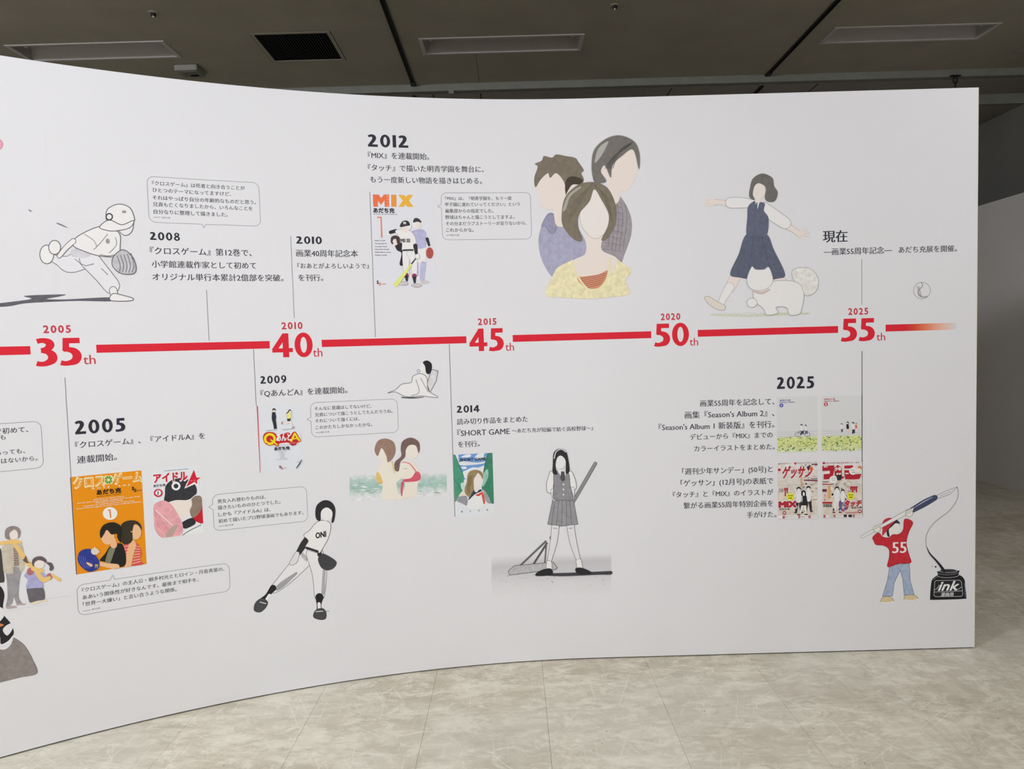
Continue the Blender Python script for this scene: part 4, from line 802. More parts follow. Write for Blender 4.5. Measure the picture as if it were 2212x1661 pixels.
art('illustration', DW, GP, [
    ('bottle', [('bo', (22, 22, 26), (190, 192, 198), 5, [(975, 1560), (985, 1400), (1005, 1300), (1080, 1240), (1100, 1235), (1340, 1235), (1430, 1290), (1448, 1400), (1462, 1540), (1440, 1560), (1200, 1572), (990, 1574)]), ('s', (120, 124, 134), 5, [(1020, 1310), (1080, 1265), (1200, 1262)]), ('s', (100, 110, 140), 6, [(1435, 1350), (1445, 1530)])]),
    ('neck', [('bo', (26, 26, 30), (180, 182, 188), 5, [(1090, 1190), (1350, 1180), (1362, 1210), (1340, 1260), (1200, 1278), (1090, 1262), (1078, 1215)]), ('s', (130, 132, 140), 5, [(1090, 1225), (1220, 1240), (1355, 1215)]), ('e', (44, 44, 48), 1220, 1186, 110, 22), ('r', (180, 182, 188), 5, 1220, 1186, 118, 24)]),
    ('label', [('po', (30, 30, 34), (190, 192, 196), 5, [(1040, 1330), (1060, 1315), (1370, 1310), (1395, 1335), (1412, 1500), (1395, 1525), (1050, 1530), (1028, 1510)]), ('k', (200, 200, 204), 5, [(1034, 1468), (1404, 1452)]),
               ('t', (236, 236, 238), 'ink', 1085, 1388, 1360, 1382, {'h': 118, 'off': .03, 'shear': .35}), ('t', (214, 214, 216), '漫画用', 1120, 1500, 1290, 1497, {'off': .02, 'shear': .15}), ('s', (236, 236, 238), 5, [(1032, 1440), (1070, 1420), (1100, 1375)]), ('s', (236, 236, 238), 5, [(1330, 1430), (1360, 1428), (1390, 1400)])])],
    'drawing of a black ink bottle labelled ink at the lower right')
INK_K = 1.15
# ------------------------------------------------------------------ printed book and magazine covers
def sheet(T, tl, br, col): return ('p', col, [tl, (br[0], tl[1]), br, (tl[0], br[1])])
def cover(kind, tl, br, T, bg, pieces, label):
    """tl, br: corners in photograph pixels; pieces drawn in zoom coordinates"""
    e = empty(kind, DW); tag(e, label); s0, z1 = sz(*tl); s1, z0 = sz(*br); I = Ink(); I.poly([(s0, z0), (s1, z0), (s1, z1), (s0, z1)], rgba(bg)); I.build('sheet', e); lay = I.lay
    def CT(x, y):                                              # stay on the sheet
        s, z = T(x, y); return (min(max(s, s0), s1), min(max(z, z0), z1))
    for n, items in pieces:
        for grp in split_pairs(n, items):
            I = Ink(lay)
            for it in grp: put(I, it, CT)
            I.build(n, e); lay = I.lay
    return e
# orange cover
CA = zoom(140, 990, 6.153); ORG = (228, 142, 6)
def tline(c, s, xl, yl, xr, yr, h=None, **o):
    if h: o['h'] = h
    return ('t', c, s, xl, yl, xr, yr, o)
TAN = (226, 168, 92); CRM = (246, 226, 180)
def clover(cx, cy, r, c, line=None):
    o = []
    for sx, sy in ((-1, -1), (1, -1), (-1, 1), (1, 1)):
        if line: o.append(('e', line, cx+sx*r*.48, cy+sy*r*.48, r*.62, r*.62))
    for sx, sy in ((-1, -1), (1, -1), (-1, 1), (1, 1)):
        o += [('e', c, cx+sx*r*.52, cy+sy*r*.36, r*.36, r*.33), ('e', c, cx+sx*r*.34, cy+sy*r*.55, r*.33, r*.36)]
    o += [('k', line or CRM, r*.1, [(cx-r*.8, cy-r*.8), (cx+r*.8, cy+r*.8)]), ('k', line or CRM, r*.1, [(cx-r*.8, cy+r*.8), (cx+r*.8, cy-r*.8)])]
    return o
def logo(x, y, k, c1, c2, word):
    return [tline(c1, 'S', x, y, x+40*k, y-2*k, 46*k, off=.05), tline(c2, 'S', x+32*k, y+26*k, x+70*k, y+24*k, 46*k, off=.04), tline(c2, word, x+70*k, y+26*k, x+150*k, y+20*k, 18*k, off=.02)]
cover('book_cover', (153.4, 1030.5), (316.8, 1218.2), CA, ORG, [
    ('title', [tline(CRM, 'クロス', 118, 325, 520, 300, 150, off=.085), tline(TAN, 'クロス', 132, 325, 508, 300, 120, off=.045), tline(CRM, 'ゲーム', 640, 275, 1022, 245, 140, off=.085), tline(TAN, 'ゲーム', 652, 275, 1010, 245, 112, off=.045)] + clover(580, 286, 54, (64, 150, 40), CRM)
        + [tline((250, 240, 200), 'ROSS', 366, 402, 592, 378, 20, sp=1.9, off=.03), tline((250, 240, 200), 'AME', 708, 368, 868, 352, 20, sp=1.9, off=.03), ('e', (170, 160, 40), 315, 405, 10, 10), ('e', (170, 160, 40), 645, 375, 10, 10)]),
    ('author_lettering', [tline((30, 24, 20), 'あだち充', 424, 450, 746, 425, off=.045), tline((60, 40, 10), 'MITSURU ADACHI PRESENTS', 424, 506, 748, 476, 10, off=.02)]),
    ('blurb', [tline((252, 240, 214), 'Jikkurimae no chouje, Ichiyou.', 384, 545, 792, 502, 16, off=.02), tline((252, 240, 214), 'akaruku sunao na Jijo, Wakaba. Choppiri iroiro na senjo, Aoba.', 166, 597, 1000, 503, 16, off=.02), tline((252, 240, 214), 'genki ippai na yonjo, Momiji.', 412, 590, 770, 550, 16, off=.02),
               tline((252, 240, 214), 'Sannanajou na Tsukishima yonshimai ni kakomareta,', 250, 632, 928, 562, 16, off=.02), tline((252, 240, 214), 'Kitamura Kou no nigiyaka na seishun story no makuage hirakimasu!', 158, 668, 1020, 576, 16, off=.02)]),
    ('volume_mark', [('e', (238, 232, 228), 602, 732, 98, 86), ('k', (224, 120, 50), 18, [(598, 680), (610, 790)]), ('k', (224, 120, 50), 12, [(572, 688), (600, 684)])]),
    ('publisher_mark', logo(888, 402, .9, (30, 24, 20), (60, 50, 40), 'omics')),
    ('figure', [('l', (232, 176, 130), [(890, 1130, 110), (860, 1260, 95), (830, 1440, 80)]), ('b', (216, 84, 80), [(780, 1150), (900, 1110), (980, 1150), (1020, 1260), (1000, 1340), (1040, 1410), (900, 1430), (920, 1330), (940, 1230), (860, 1180), (850, 1280), (800, 1280)])]
        + [('s', (240, 190, 170), 9, [(790, 1175+k*38), (880, 1160+k*40), (1000+(k > 4)*10, 1175+k*32)]) for k in range(7)] + [('l', (234, 180, 136), [(900, 1150, 100), (865, 1280, 92), (840, 1440, 76)])]),
    ('figure', [('e', (234, 186, 142), 940, 980, 76, 100), ('b~', (52, 46, 34), [(745, 900), (790, 845), (880, 822), (960, 835), (1012, 890), (1016, 950), (985, 900), (930, 870), (900, 960), (900, 1080), (850, 1135), (770, 1130), (740, 1040)])]),
    ('figure', [('b~', (30, 28, 24), [(465, 1350), (540, 1260), (590, 1180), (660, 1140), (750, 1130), (790, 1200), (815, 1310), (800, 1420), (700, 1440), (600, 1390), (520, 1370)]), ('b~', (122, 124, 100), [(600, 1190), (670, 1180), (640, 1290), (600, 1390), (540, 1380), (560, 1280)]),
                ('l', (236, 186, 140), [(690, 1440, 76), (560, 1420, 60), (470, 1400, 54)]), ('e', (234, 186, 142), 570, 1040, 90, 105), ('l', (230, 180, 136), [(640, 1090, 80), (650, 1150, 90)]),
                ('b~', (34, 30, 22), [(480, 1060), (466, 980), (500, 900), (570, 858), (660, 850), (735, 890), (765, 960), (755, 1050), (745, 1120), (700, 1060), (690, 1000), (620, 1010), (560, 950), (520, 1010)])]),
    ('glove', [('b~', (44, 56, 140), [(172, 1310), (200, 1240), (270, 1205), (350, 1210), (410, 1290), (455, 1360), (460, 1430), (420, 1480), (320, 1505), (230, 1450), (180, 1380)])] + [('s', (96, 110, 190), 6, [(190+k*26, 1290+k*8), (210+k*26, 1380), (270+k*22, 1460)]) for k in range(4)]
        + [('e', (214, 208, 196), 400, 1235, 52, 46), ('e', (240, 190, 160), 398, 1186, 12, 12), ('e', (240, 190, 160), 455, 1240, 13, 13), ('l', (236, 186, 140), [(300, 1390, 26), (350, 1420, 40)]), ('s', (216, 196, 40), 8, [(405, 1450), (412, 1405), (424, 1430), (438, 1405), (430, 1450)])])],
    'orange book cover with pale lettering, clover and two dark haired figures')
cover('book_cover', (326.4, 1013.6), (440, 1150.7), CA, (222, 226, 236), [
    ('background_patch', [('p', (196, 22, 44), [(1640, 560), (1830, 560), (1850, 880), (1700, 820)])]),
    ('figure', [('b', (236, 222, 214), [(1400, 580), (1560, 540), (1700, 560), (1680, 700), (1600, 790), (1520, 800), (1420, 700)]), ('b~', (140, 122, 108), [(1690, 520), (1800, 500), (1830, 600), (1790, 720), (1700, 790), (1660, 700), (1690, 620)]), ('b', (44, 44, 50), [(1550, 860), (1690, 790), (1740, 860), (1650, 920), (1580, 930)]),
                ('b', (226, 230, 238), [(1560, 1000), (1650, 920), (1800, 870), (1850, 880), (1850, 1000), (1560, 1030)]), ('s', (60, 66, 90), 9, [(1560, 1025), (1660, 960), (1810, 885)])]),
    ('cap', [('b~', (50, 50, 56), [(1330, 480), (1340, 370), (1420, 290), (1540, 262), (1680, 300), (1750, 390), (1740, 490), (1640, 560), (1480, 560), (1370, 590), (1320, 560)]), ('s', WHT, 10, [(1370, 592), (1480, 560), (1640, 556), (1738, 486)]), ('r', WHT, 28, 1478, 368, 46, 44)]),
    ('glove', [('b~', (226, 164, 172), [(1176, 680), (1200, 600), (1310, 560), (1400, 600), (1480, 700), (1560, 860), (1570, 960), (1540, 1020), (1400, 1050), (1280, 1050), (1200, 950), (1180, 800)])] + [('s', (200, 120, 132), 6, [(1190+k*12, 700+k*60), (1290+k*12, 830+k*50), (1390+k*10, 960+k*20)]) for k in range(4)] + [('s', (242, 208, 212), 16, [(1210, 690), (1320, 790), (1420, 880)]), ('b', (180, 160, 150), [(1340, 1040), (1400, 930), (1500, 880), (1480, 940), (1420, 1040)])]),
    ('title', [tline(WHT, 'アイドル', 1172, 268, 1636, 228, 146, off=.1), tline((196, 32, 56), 'アイドル', 1182, 268, 1628, 228, 120, off=.05), ('p', WHT, [(1728, 128), (1770, 240), (1822, 240), (1780, 290), (1786, 382), (1735, 340), (1590, 402), (1610, 350)]), ('p', (206, 30, 54), [(1716, 150), (1752, 256), (1804, 252), (1756, 294), (1764, 345), (1722, 312), (1612, 382)]),
               tline(WHT, 'エース', 1666, 300, 1736, 288, 14), tline((60, 60, 90), 'SHONEN SUNDAY COMICS SPECIAL', 1320, 166, 1642, 140, 9, off=.02)]),
    ('author_lettering', [tline((60, 60, 66), 'あだち充', 1178, 368, 1336, 352, off=.03)]), ('volume_mark', [('e', (196, 50, 70), 1242, 460, 60, 54), ('e', WHT, 1242, 458, 38, 35), tline(BLK, '1', 1226, 460, 1252, 458, 40, off=.05)])],
    'pale book cover with red lettering, black cap and pink glove')
# 2009 cover
CQ = zoom(540, 860, 9.771)
cover('book_cover', (554.6, 877), (655.8, 1013.6), CQ, (219, 224, 234), [
    ('spine_band', [('p', (188, 44, 66), [(100, 100), (166, 168), (222, 1580), (100, 1700)])] + [('k', (200, 90, 108), 4, [(176+k*1.25, 200+k*31), (190+k*1.25, 200+k*31)]) for k in range(43)]),
    ('figure', [('s', (120, 124, 130), 6, [(350, 683), (480, 675), (560, 664)]), ('l', (44, 46, 56), [(500, 320, 74), (505, 400, 92), (505, 460, 74)]), ('l', (44, 46, 56), [(500, 440, 78), (525, 560, 66), (535, 640, 64)]), ('l', WHT, [(480, 662, 14), (560, 656, 16)]), ('e', SK, 506, 262, 27, 36), ('b', (48, 46, 50), [(472, 250), (480, 222), (510, 214), (538, 230), (540, 256), (510, 246), (480, 262)])]),
    ('figure', [('s', (120, 124, 130), 6, [(680, 662), (800, 655), (910, 645)]), ('l', SK, [(820, 480, 50), (780, 530, 34), (700, 520, 22)]), ('l', SK, [(840, 480, 50), (880, 560, 30), (890, 620, 20)]), ('e', (176, 140, 150), 675, 520, 14, 34, 20), ('e', (176, 140, 150), 915, 618, 34, 14, -20), ('b', (60, 58, 58), [(792, 425), (850, 422), (848, 480), (790, 482)]), ('b', (232, 226, 130), [(790, 310), (860, 305), (862, 410), (796, 425)]),
                ('l', SK, [(790, 320, 18), (760, 370, 16), (790, 400, 14)]), ('l', SK, [(856, 330, 16), (870, 390, 16), (900, 388, 18)]), ('e', SK, 848, 280, 24, 30), ('b', (84, 74, 74), [(804, 270), (825, 240), (862, 244), (866, 262), (835, 270), (815, 300), (780, 330), (760, 325), (790, 295)])]),
    ('title', [('l', WHT, [(410, 860, 306), (600, 880, 200), (800, 860, 230), (950, 840, 260)]), ('b', (190, 38, 48), [(272, 850), (300, 750), (390, 712), (500, 725), (570, 770), (650, 760), (740, 740), (800, 724), (870, 740), (940, 705), (990, 740), (1070, 880), (1050, 920), (1000, 940), (960, 985), (880, 998), (800, 940), (700, 945), (620, 960), (600, 1005), (560, 1018), (510, 985), (400, 1000), (310, 950)]),
               ('r', (240, 216, 30), 52, 420, 860, 102, 100), ('l', (240, 216, 30), [(440, 880, 28), (510, 930, 30), (574, 985, 30)]), ('l', (240, 216, 30), [(870, 905, 40), (945, 745, 40)]), ('l', (240, 216, 30), [(945, 745, 40), (1040, 890, 40)]), ('l', (240, 216, 30), [(890, 856, 26), (1000, 850, 26)]),
               tline(WHT, 'あんど', 560, 840, 880, 800, 160, off=.05), tline((250, 220, 180), 'キュー&エー', 806, 950, 986, 938, 24, off=.02)]),
    ('author_lettering', [tline(K, 'あだち充', 512, 1066, 832, 1050, off=.045)]),
    ('blurb', [tline((90, 90, 100), s, a, y, b, y-6, 15) for s, a, b, y in (('Manatsu no ouchi', 598, 760, 1130), ('Kuuki', 652, 704, 1160), ('Yuu ouendan', 618, 740, 1192), ('Manatsu', 645, 715, 1224), ('Yuugei yami', 628, 736, 1255), ('Q to kieta to owarimasu?', 562, 806, 1288))]),
    ('volume_mark', [('l', (60, 62, 72), [(1098, 1295, 6), (1040, 1390, 22), (975, 1478, 14)]), ('s', (60, 62, 72), 5, [(990, 1355), (1040, 1340), (1090, 1300)])]), ('publisher_mark', logo(614, 1448, 1.0, (60, 60, 70), (206, 60, 80), 'anda'))],
    'pale blue book cover with red spine and red and yellow lettering')
# 2012 cover
CM = zoom(790, 405, 7.381)
cover('book_cover', (800.5, 415.2), (940.6, 621.5), CM, (221, 223, 231), [
    ('title', [('p', (230, 116, 72), [(112, 110), (205, 112), (246, 168), (290, 112), (372, 112), (376, 308), (302, 308), (298, 208), (244, 278), (196, 215), (196, 308), (122, 308)]), ('p', (230, 150, 68), [(404, 116), (488, 116), (492, 308), (408, 308)]),
               ('p', (234, 178, 62), [(520, 118), (612, 118), (640, 152), (670, 118), (754, 118), (690, 210), (762, 310), (664, 310), (636, 272), (602, 310), (524, 310), (590, 212)])] + [tline((246, 222, 210), ch, 336, 140+k*48, 360, 140+k*48, off=.02) for k, ch in enumerate('ミックス')]),
    ('author_lettering', [tline((52, 50, 58), 'あだち充', 122, 366, 456, 366, 74, off=.05), tline((70, 68, 78), 'MITSURU ADACHI PRESENTS', 122, 426, 504, 426, 13, off=.03, sp=1.2)]),
    ('volume_mark', [('p', (226, 128, 98), [(184, 468), (254, 466), (268, 800), (244, 800), (236, 484), (184, 486)])]),
    ('blurb', [tline((80, 80, 90), s, a, y, b, y, 15, off=.03) for s, a, b, y in (('Meisei no ACE', 142, 310, 846), ('Ore ga aniki de', 142, 332, 892), ('omae ga Otouto', 144, 342, 940), ('Hitomishiri nanoyo', 147, 378, 985), ('Meisei gakuen nante', 149, 398, 1031), ('Dattara nanda?', 150, 340, 1077))]),
    ('publisher_mark', logo(170, 1512, 1.05, (52, 50, 58), (232, 130, 90), 'Sunday')),
    ('figure', [('l', WHT, [(880, 1000, 120), (840, 1200, 70), (830, 1440, 50)]), ('l', WHT, [(900, 1000, 120), (920, 1200, 80), (910, 1440, 60)]), ('l~', (184, 184, 214), [(820, 1220, 56), (825, 1400, 44)]), ('l~', (184, 184, 214), [(920, 1220, 90), (900, 1470, 70)]), ('e~', (206, 200, 204), 940, 1510, 75, 30),
                ('b~', (180, 180, 214), [(720, 720), (780, 680), (900, 670), (960, 720), (960, 800), (950, 950), (820, 970), (790, 840), (740, 780)]), ('l', (50, 48, 54), [(980, 820, 50), (1010, 920, 36)]), ('e~', (176, 82, 76), 1020, 1045, 58, 90), ('e', WHT, 800, 570, 66, 82), ('e', SK, 830, 600, 50, 60), ('b', (56, 56, 62), [(758, 560), (770, 500), (820, 488), (870, 520), (886, 560), (820, 545)])]),
    ('figure', [('b', (44, 42, 48), [(470, 920), (560, 880), (600, 960), (590, 1060), (600, 1230), (540, 1225), (570, 1050), (500, 1000)]), ('l', WHT, [(360, 740, 60), (440, 700, 60), (560, 690, 70)]), ('l', (48, 46, 52), [(395, 715, 56), (480, 690, 56)]), ('e', SK, 470, 860, 54, 62), ('b~', (74, 58, 58), [(398, 850), (410, 790), (470, 765), (530, 790), (548, 850), (530, 910), (500, 890), (480, 820), (430, 850), (440, 900), (410, 895)])]),
    ('figure', [('lo', (232, 232, 238), (130, 130, 138), 3, [(650, 1040, 130), (640, 1200, 100), (650, 1400, 84)]), ('lo', (232, 232, 238), (130, 130, 138), 3, [(720, 1040, 130), (770, 1200, 100), (775, 1400, 78)]), ('l', (150, 50, 90), [(650, 1395, 70), (650, 1420, 64)]), ('l', (150, 50, 90), [(775, 1410, 78), (775, 1436, 64)]), ('l', (48, 46, 52), [(650, 1425, 56), (655, 1480, 34)]), ('l', (48, 46, 52), [(775, 1440, 56), (780, 1510, 34)]),
                ('eo~', (206, 198, 198), (110, 100, 104), 4, 600, 1530, 78, 28), ('eo~', (206, 198, 198), (110, 100, 104), 4, 810, 1560, 80, 28), ('bo', (234, 234, 240), (120, 120, 130), 3, [(470, 690), (600, 670), (720, 700), (790, 800), (800, 900), (770, 960), (780, 1010), (590, 1010), (580, 900), (540, 800)]),
                ('l', (48, 46, 52), [(790, 930, 70), (806, 1050, 46)]), ('l', (60, 58, 64), [(600, 1000, 26), (750, 996, 26)]), tline((44, 44, 52), 'MEI SEI', 560, 846, 705, 846, 52, off=.05), ('e', SK, 630, 650, 56, 66), ('e', WHT, 672, 600, 60, 78), ('e', SK, 625, 660, 46, 50), ('b', (48, 48, 54), [(548, 628), (570, 560), (620, 528), (680, 540), (706, 600), (650, 615)]), tline(WHT, 'M', 598, 568, 642, 568, 36, off=.08)]),
    ('bat', [('l', (60, 52, 60), [(800, 1130, 18), (725, 1225, 22)]), ('l', (222, 230, 132), [(725, 1230, 26), (620, 1370, 50), (480, 1550, 74)]), ('eo', WHT, (120, 120, 130), 3, 825, 1100, 36, 42)])],
    'pale book cover with large orange and yellow MIX lettering')
# 2014 cover
CS = zoom(970, 970, 11.07)
cover('book_cover', (979.2, 982.2), (1067.6, 1112.5), CS, (221, 226, 236), [
    ('sky', [('p', (110, 156, 216), [(130, 120), (950, 90), (900, 460), (760, 720), (360, 720), (300, 540)])] + [('b', (226, 230, 238), p) for p in ([(290, 190), (400, 130), (520, 130), (500, 190), (380, 200)], [(620, 190), (700, 110), (840, 100), (830, 180), (900, 200), (760, 240), (640, 230)], [(240, 320), (360, 290), (560, 310), (700, 320), (880, 290), (800, 350), (560, 380), (380, 390), (260, 380)], [(290, 430), (400, 420), (420, 460), (340, 480)], [(420, 500), (560, 440), (700, 440), (850, 400), (860, 560), (800, 720), (420, 720), (330, 560)])]),
    ('curtain_left', [('b~', (74, 152, 122), [(80, 120), (140, 130), (230, 340), (350, 640), (350, 800), (330, 1000), (180, 1230), (130, 1210), (100, 700)]), ('s', (20, 80, 64), 10, [(140, 130), (240, 380), (350, 640)]), ('s', (30, 96, 76), 9, [(120, 690), (300, 1010)]), ('b', (196, 216, 214), [(280, 830), (340, 800), (380, 900), (320, 980), (290, 920)])]),
    ('curtain_right', [('b~', (60, 132, 104), [(930, 90), (1050, 80), (1090, 600), (1080, 1240), (1000, 1280), (900, 1100), (780, 930), (860, 700), (820, 540)]), ('s', (20, 80, 64), 10, [(940, 90), (820, 540)]), ('b~', (150, 196, 180), [(840, 560), (920, 480), (940, 640), (880, 800), (800, 900), (820, 720)])]),
    ('path', [('b', (226, 218, 206), [(230, 1140), (340, 980), (420, 1000), (440, 1130)]), ('b~', (150, 150, 160), [(180, 1230), (240, 1140), (420, 1130), (440, 1340), (330, 1310)]), ('b~', (156, 158, 162), [(820, 960), (930, 1100), (1000, 1290), (930, 1290), (860, 1200)])]),
    ('figure', [('b', (228, 232, 240), [(460, 1230), (560, 1100), (700, 1000), (800, 1040), (860, 1200), (880, 1330), (700, 1420), (450, 1400)]), ('b', (50, 60, 88), [(470, 1215), (500, 1110), (600, 960), (700, 980), (760, 960), (770, 1010), (620, 1080)]), ('b', (214, 70, 66), [(630, 1100), (720, 1060), (780, 1020), (790, 980), (790, 1050), (720, 1120)]), ('b', (214, 78, 70), [(775, 1050), (820, 1060), (862, 1260), (830, 1316), (800, 1200)]),
                ('l', SK, [(660, 860, 90), (650, 980, 100)]), ('b', (238, 224, 218), [(560, 740), (640, 560), (720, 560), (790, 660), (790, 800), (740, 890), (680, 920), (600, 860)]),
                ('b~', (150, 132, 96), [(440, 620), (500, 530), (620, 495), (740, 520), (815, 600), (800, 720), (760, 640), (690, 570), (640, 640), (590, 740), (590, 960), (540, 1060), (490, 1150), (400, 1080), (370, 960), (420, 800)])] + [('s', (90, 76, 52), 8, [(560-k*26, 620+k*10), (520-k*22, 800), (480-k*16, 1040-k*20)]) for k in range(4)]),
    ('title', [tline((50, 50, 60), 'SHORT GAME', 260, 258, 876, 230, 62, off=.04), tline((120, 140, 180), '～あだち充が短編で紡ぐ高校野球～', 340, 316, 850, 300, 16), tline((140, 160, 200), '「ショートゲーム」', 420, 366, 744, 350, 26)]),
    ('author_lettering', [tline((100, 102, 112), ch, x, y, x+44, y-4) for ch, x, y in (('あ', 282, 1494), ('だ', 486, 1482), ('ち', 690, 1470), ('充', 892, 1456))])],
    'book cover with green drapes, blue sky and SHORT GAME lettering')
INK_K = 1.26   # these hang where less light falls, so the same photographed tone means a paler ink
# two season albums
CE = zoom(1670, 850, 10.533)
def leaves(seed, x0, x1, y0, y1):
    random.seed(seed); o = [('g~', [((208, 214, 150), (x0, y0), (x1, y0-28)), ((196, 204, 130), (x0, y0+160), (x1, y0+130)), ((208, 214, 176), (x0, y1), (x1, y1-20))]), ('cyc', 1)]
    for k in range(150):
        x, y = U(x0+10, x1-10), U(y0+5, y1-10); r = U(10, 26); c = random.choice([(84, 130, 86), (104, 150, 90), (70, 116, 80), (170, 190, 80), (140, 168, 90), (222, 224, 150), (216, 220, 170)])
        o.append(('b', c, [(x-r, y), (x-r*.3, y-r*.5), (x+r*.4, y-r*.7), (x+r, y-r*.1), (x+r*.3, y+r*.6), (x-r*.5, y+r*.4)]))
    return o+[('cyc', 0)]
def fence(x0, x1, y, posts):
    o = []
    for k in (0, 50, 98): o += [('k', (170, 172, 178), 7, [(x0, y+k), (x1, y+k-26)]), ('k', (232, 232, 236), 9, [(x0, y+k+12), (x1, y+k-14)])]
    return o + [('lo', (226, 226, 230), (160, 162, 168), 3, [(p, y-20, 16), (p, y+100, 16)]) for p in posts]
def mini(x, y, h, hair, top, low, lean=0):
    return [('l', low, [(x+lean*.4, y+h*.5, h*.2), (x-lean*.2+6, y+h*.95, h*.12)]), ('l', low, [(x+lean*.4, y+h*.5, h*.2), (x+lean*.6+10, y+h*.9, h*.12)]), ('l', top, [(x, y+h*.2, h*.2), (x+lean*.3, y+h*.5, h*.24)]), ('e', SK, x, y+h*.07, h*.08, h*.1), ('b', hair, [(x-h*.1, y+h*.05), (x-h*.05, y-h*.06), (x+h*.06, y-h*.06), (x+h*.13, y+h*.04), (x+h*.08, y+h*.12), (x+h*.02, y+h*.02)])]
BL = (78, 82, 160); CR = (176, 52, 68)
cover('book_cover', (1678, 857.8), (1766, 976.5), CE, (207, 209, 211), [('meadow', leaves(1, 88, 1012, 990, 1330)), ('guard_rail', fence(88, 1010, 885, (330, 945))),
    ('bicycle', [('r', (70, 72, 80), 8, 560, 930, 62, 50), ('r', (70, 72, 80), 8, 778, 925, 60, 50), ('k', (60, 60, 70), 8, [(560, 930), (600, 850), (720, 850), (778, 925)])]),
    ('figure', mini(640, 710, 230, (52, 46, 56), (228, 226, 230), (52, 52, 72), 60)), ('figure', mini(735, 725, 200, (40, 38, 46), (232, 232, 236), (90, 100, 140), 50)),
    ('title', [tline(BL, 'あだち充イラスト集', 148, 155, 388, 150, 26, off=.05), tline(BL, "Season's Album", 148, 197, 484, 190, 36, off=.0)]), ('volume_mark', [('e', BL, 186, 270, 44, 44), tline(WHT, '1', 172, 270, 196, 270, 46, off=.06)])],
    'pale grey album cover with blue lettering and round blue 1')
cover('book_cover', (1774.4, 856), (1862.4, 974), CE, (207, 209, 211), [('meadow', leaves(2, 1105, 2015, 965, 1310)), ('guard_rail', fence(1105, 2015, 862, (1650,))),
    ('figure', mini(1555, 690, 190, (96, 72, 72), (230, 230, 234), (84, 96, 124), 20)), ('figure', mini(1690, 655, 250, (60, 50, 56), (40, 38, 44), (222, 200, 190), 20)), ('figure', mini(1812, 665, 250, (44, 38, 44), (232, 228, 230), (56, 56, 70), 40)), ('figure', mini(1885, 680, 190, (150, 120, 110), (206, 110, 84), (220, 222, 226), 10)),
    ('title', [tline(CR, 'あだち充イラスト集', 1158, 128, 1402, 124, 26, off=.05), tline(CR, "Season's Album", 1158, 172, 1500, 165, 36)]), ('volume_mark', [('e', CR, 1198, 245, 44, 44), tline(WHT, '2', 1180, 245, 1216, 245, 46, off=.06)])],
    'pale grey album cover with red lettering and round red 2')
CG = zoom(1670, 990, 10.533); MR = (168, 34, 50)
def street(seed, x0, x1):
    random.seed(seed); o = [('g~', [((216, 212, 212), (x0, 80), (x1, 70)), ((206, 200, 192), (x0, 620), (x1, 600)), ((214, 204, 190), (x0, 900), (x1, 880)), ((206, 198, 188), (x0, 1300), (x1, 1290))]), ('cyc', 1)]
    for k in range(60):
        x, y, r = U(x0+450, x1-20) if seed % 2 else U(x0+200, x1-250), U(150, 1000) if seed % 2 else U(500, 900), U(10, 34); c = random.choice([(224, 214, 206), (192, 178, 166), (226, 208, 204), (176, 164, 154), (150, 142, 138)])
        o.append(('e', c, x, y, r, r*.8))
    for k in range(5): o.append(('k', (168, 162, 156), 4, [(x0, 440+k*170), (x1, 420+k*170)]))
    for k in range(26): o.append(('k', (126, 120, 116), 4, (lambda x, y: [(x, y), (x+U(-30, 30), y+U(4, 16))])(U(x0+20, x1-30), U(440, 1250))))
    return o+[('cyc', 0)]
def teen(x, y, h, hair, top, low, shoe=(60, 56, 60), w_=1):
    return [('l', low, [(x-h*.05, y+h*.5, h*.13*w_), (x-h*.1, y+h*.92, h*.08*w_)]), ('l', low, [(x+h*.05, y+h*.5, h*.13*w_), (x+h*.1, y+h*.92, h*.08*w_)]), ('e', shoe, x-h*.12, y+h*.96, h*.06, h*.025), ('e', shoe, x+h*.12, y+h*.96, h*.06, h*.025),
            ('lo', top, (120, 120, 130), 2, [(x-h*.08, y+h*.2, h*.08), (x-h*.16, y+h*.36, h*.06)]), ('lo', top, (120, 120, 130), 2, [(x+h*.08, y+h*.2, h*.08), (x+h*.16, y+h*.36, h*.06)]), ('lo', top, (120, 120, 130), 2, [(x, y+h*.2, h*.2*w_), (x, y+h*.48, h*.2*w_)]), ('e', (240, 232, 228), x, y+h*.07, h*.065, h*.08), ('b', hair, [(x-h*.08, y+h*.08), (x-h*.07, y-h*.01), (x, y-h*.04), (x+h*.07, y-h*.01), (x+h*.08, y+h*.08), (x+h*.03, y+h*.03), (x-h*.03, y+h*.03)])]
YL = (232, 226, 44)
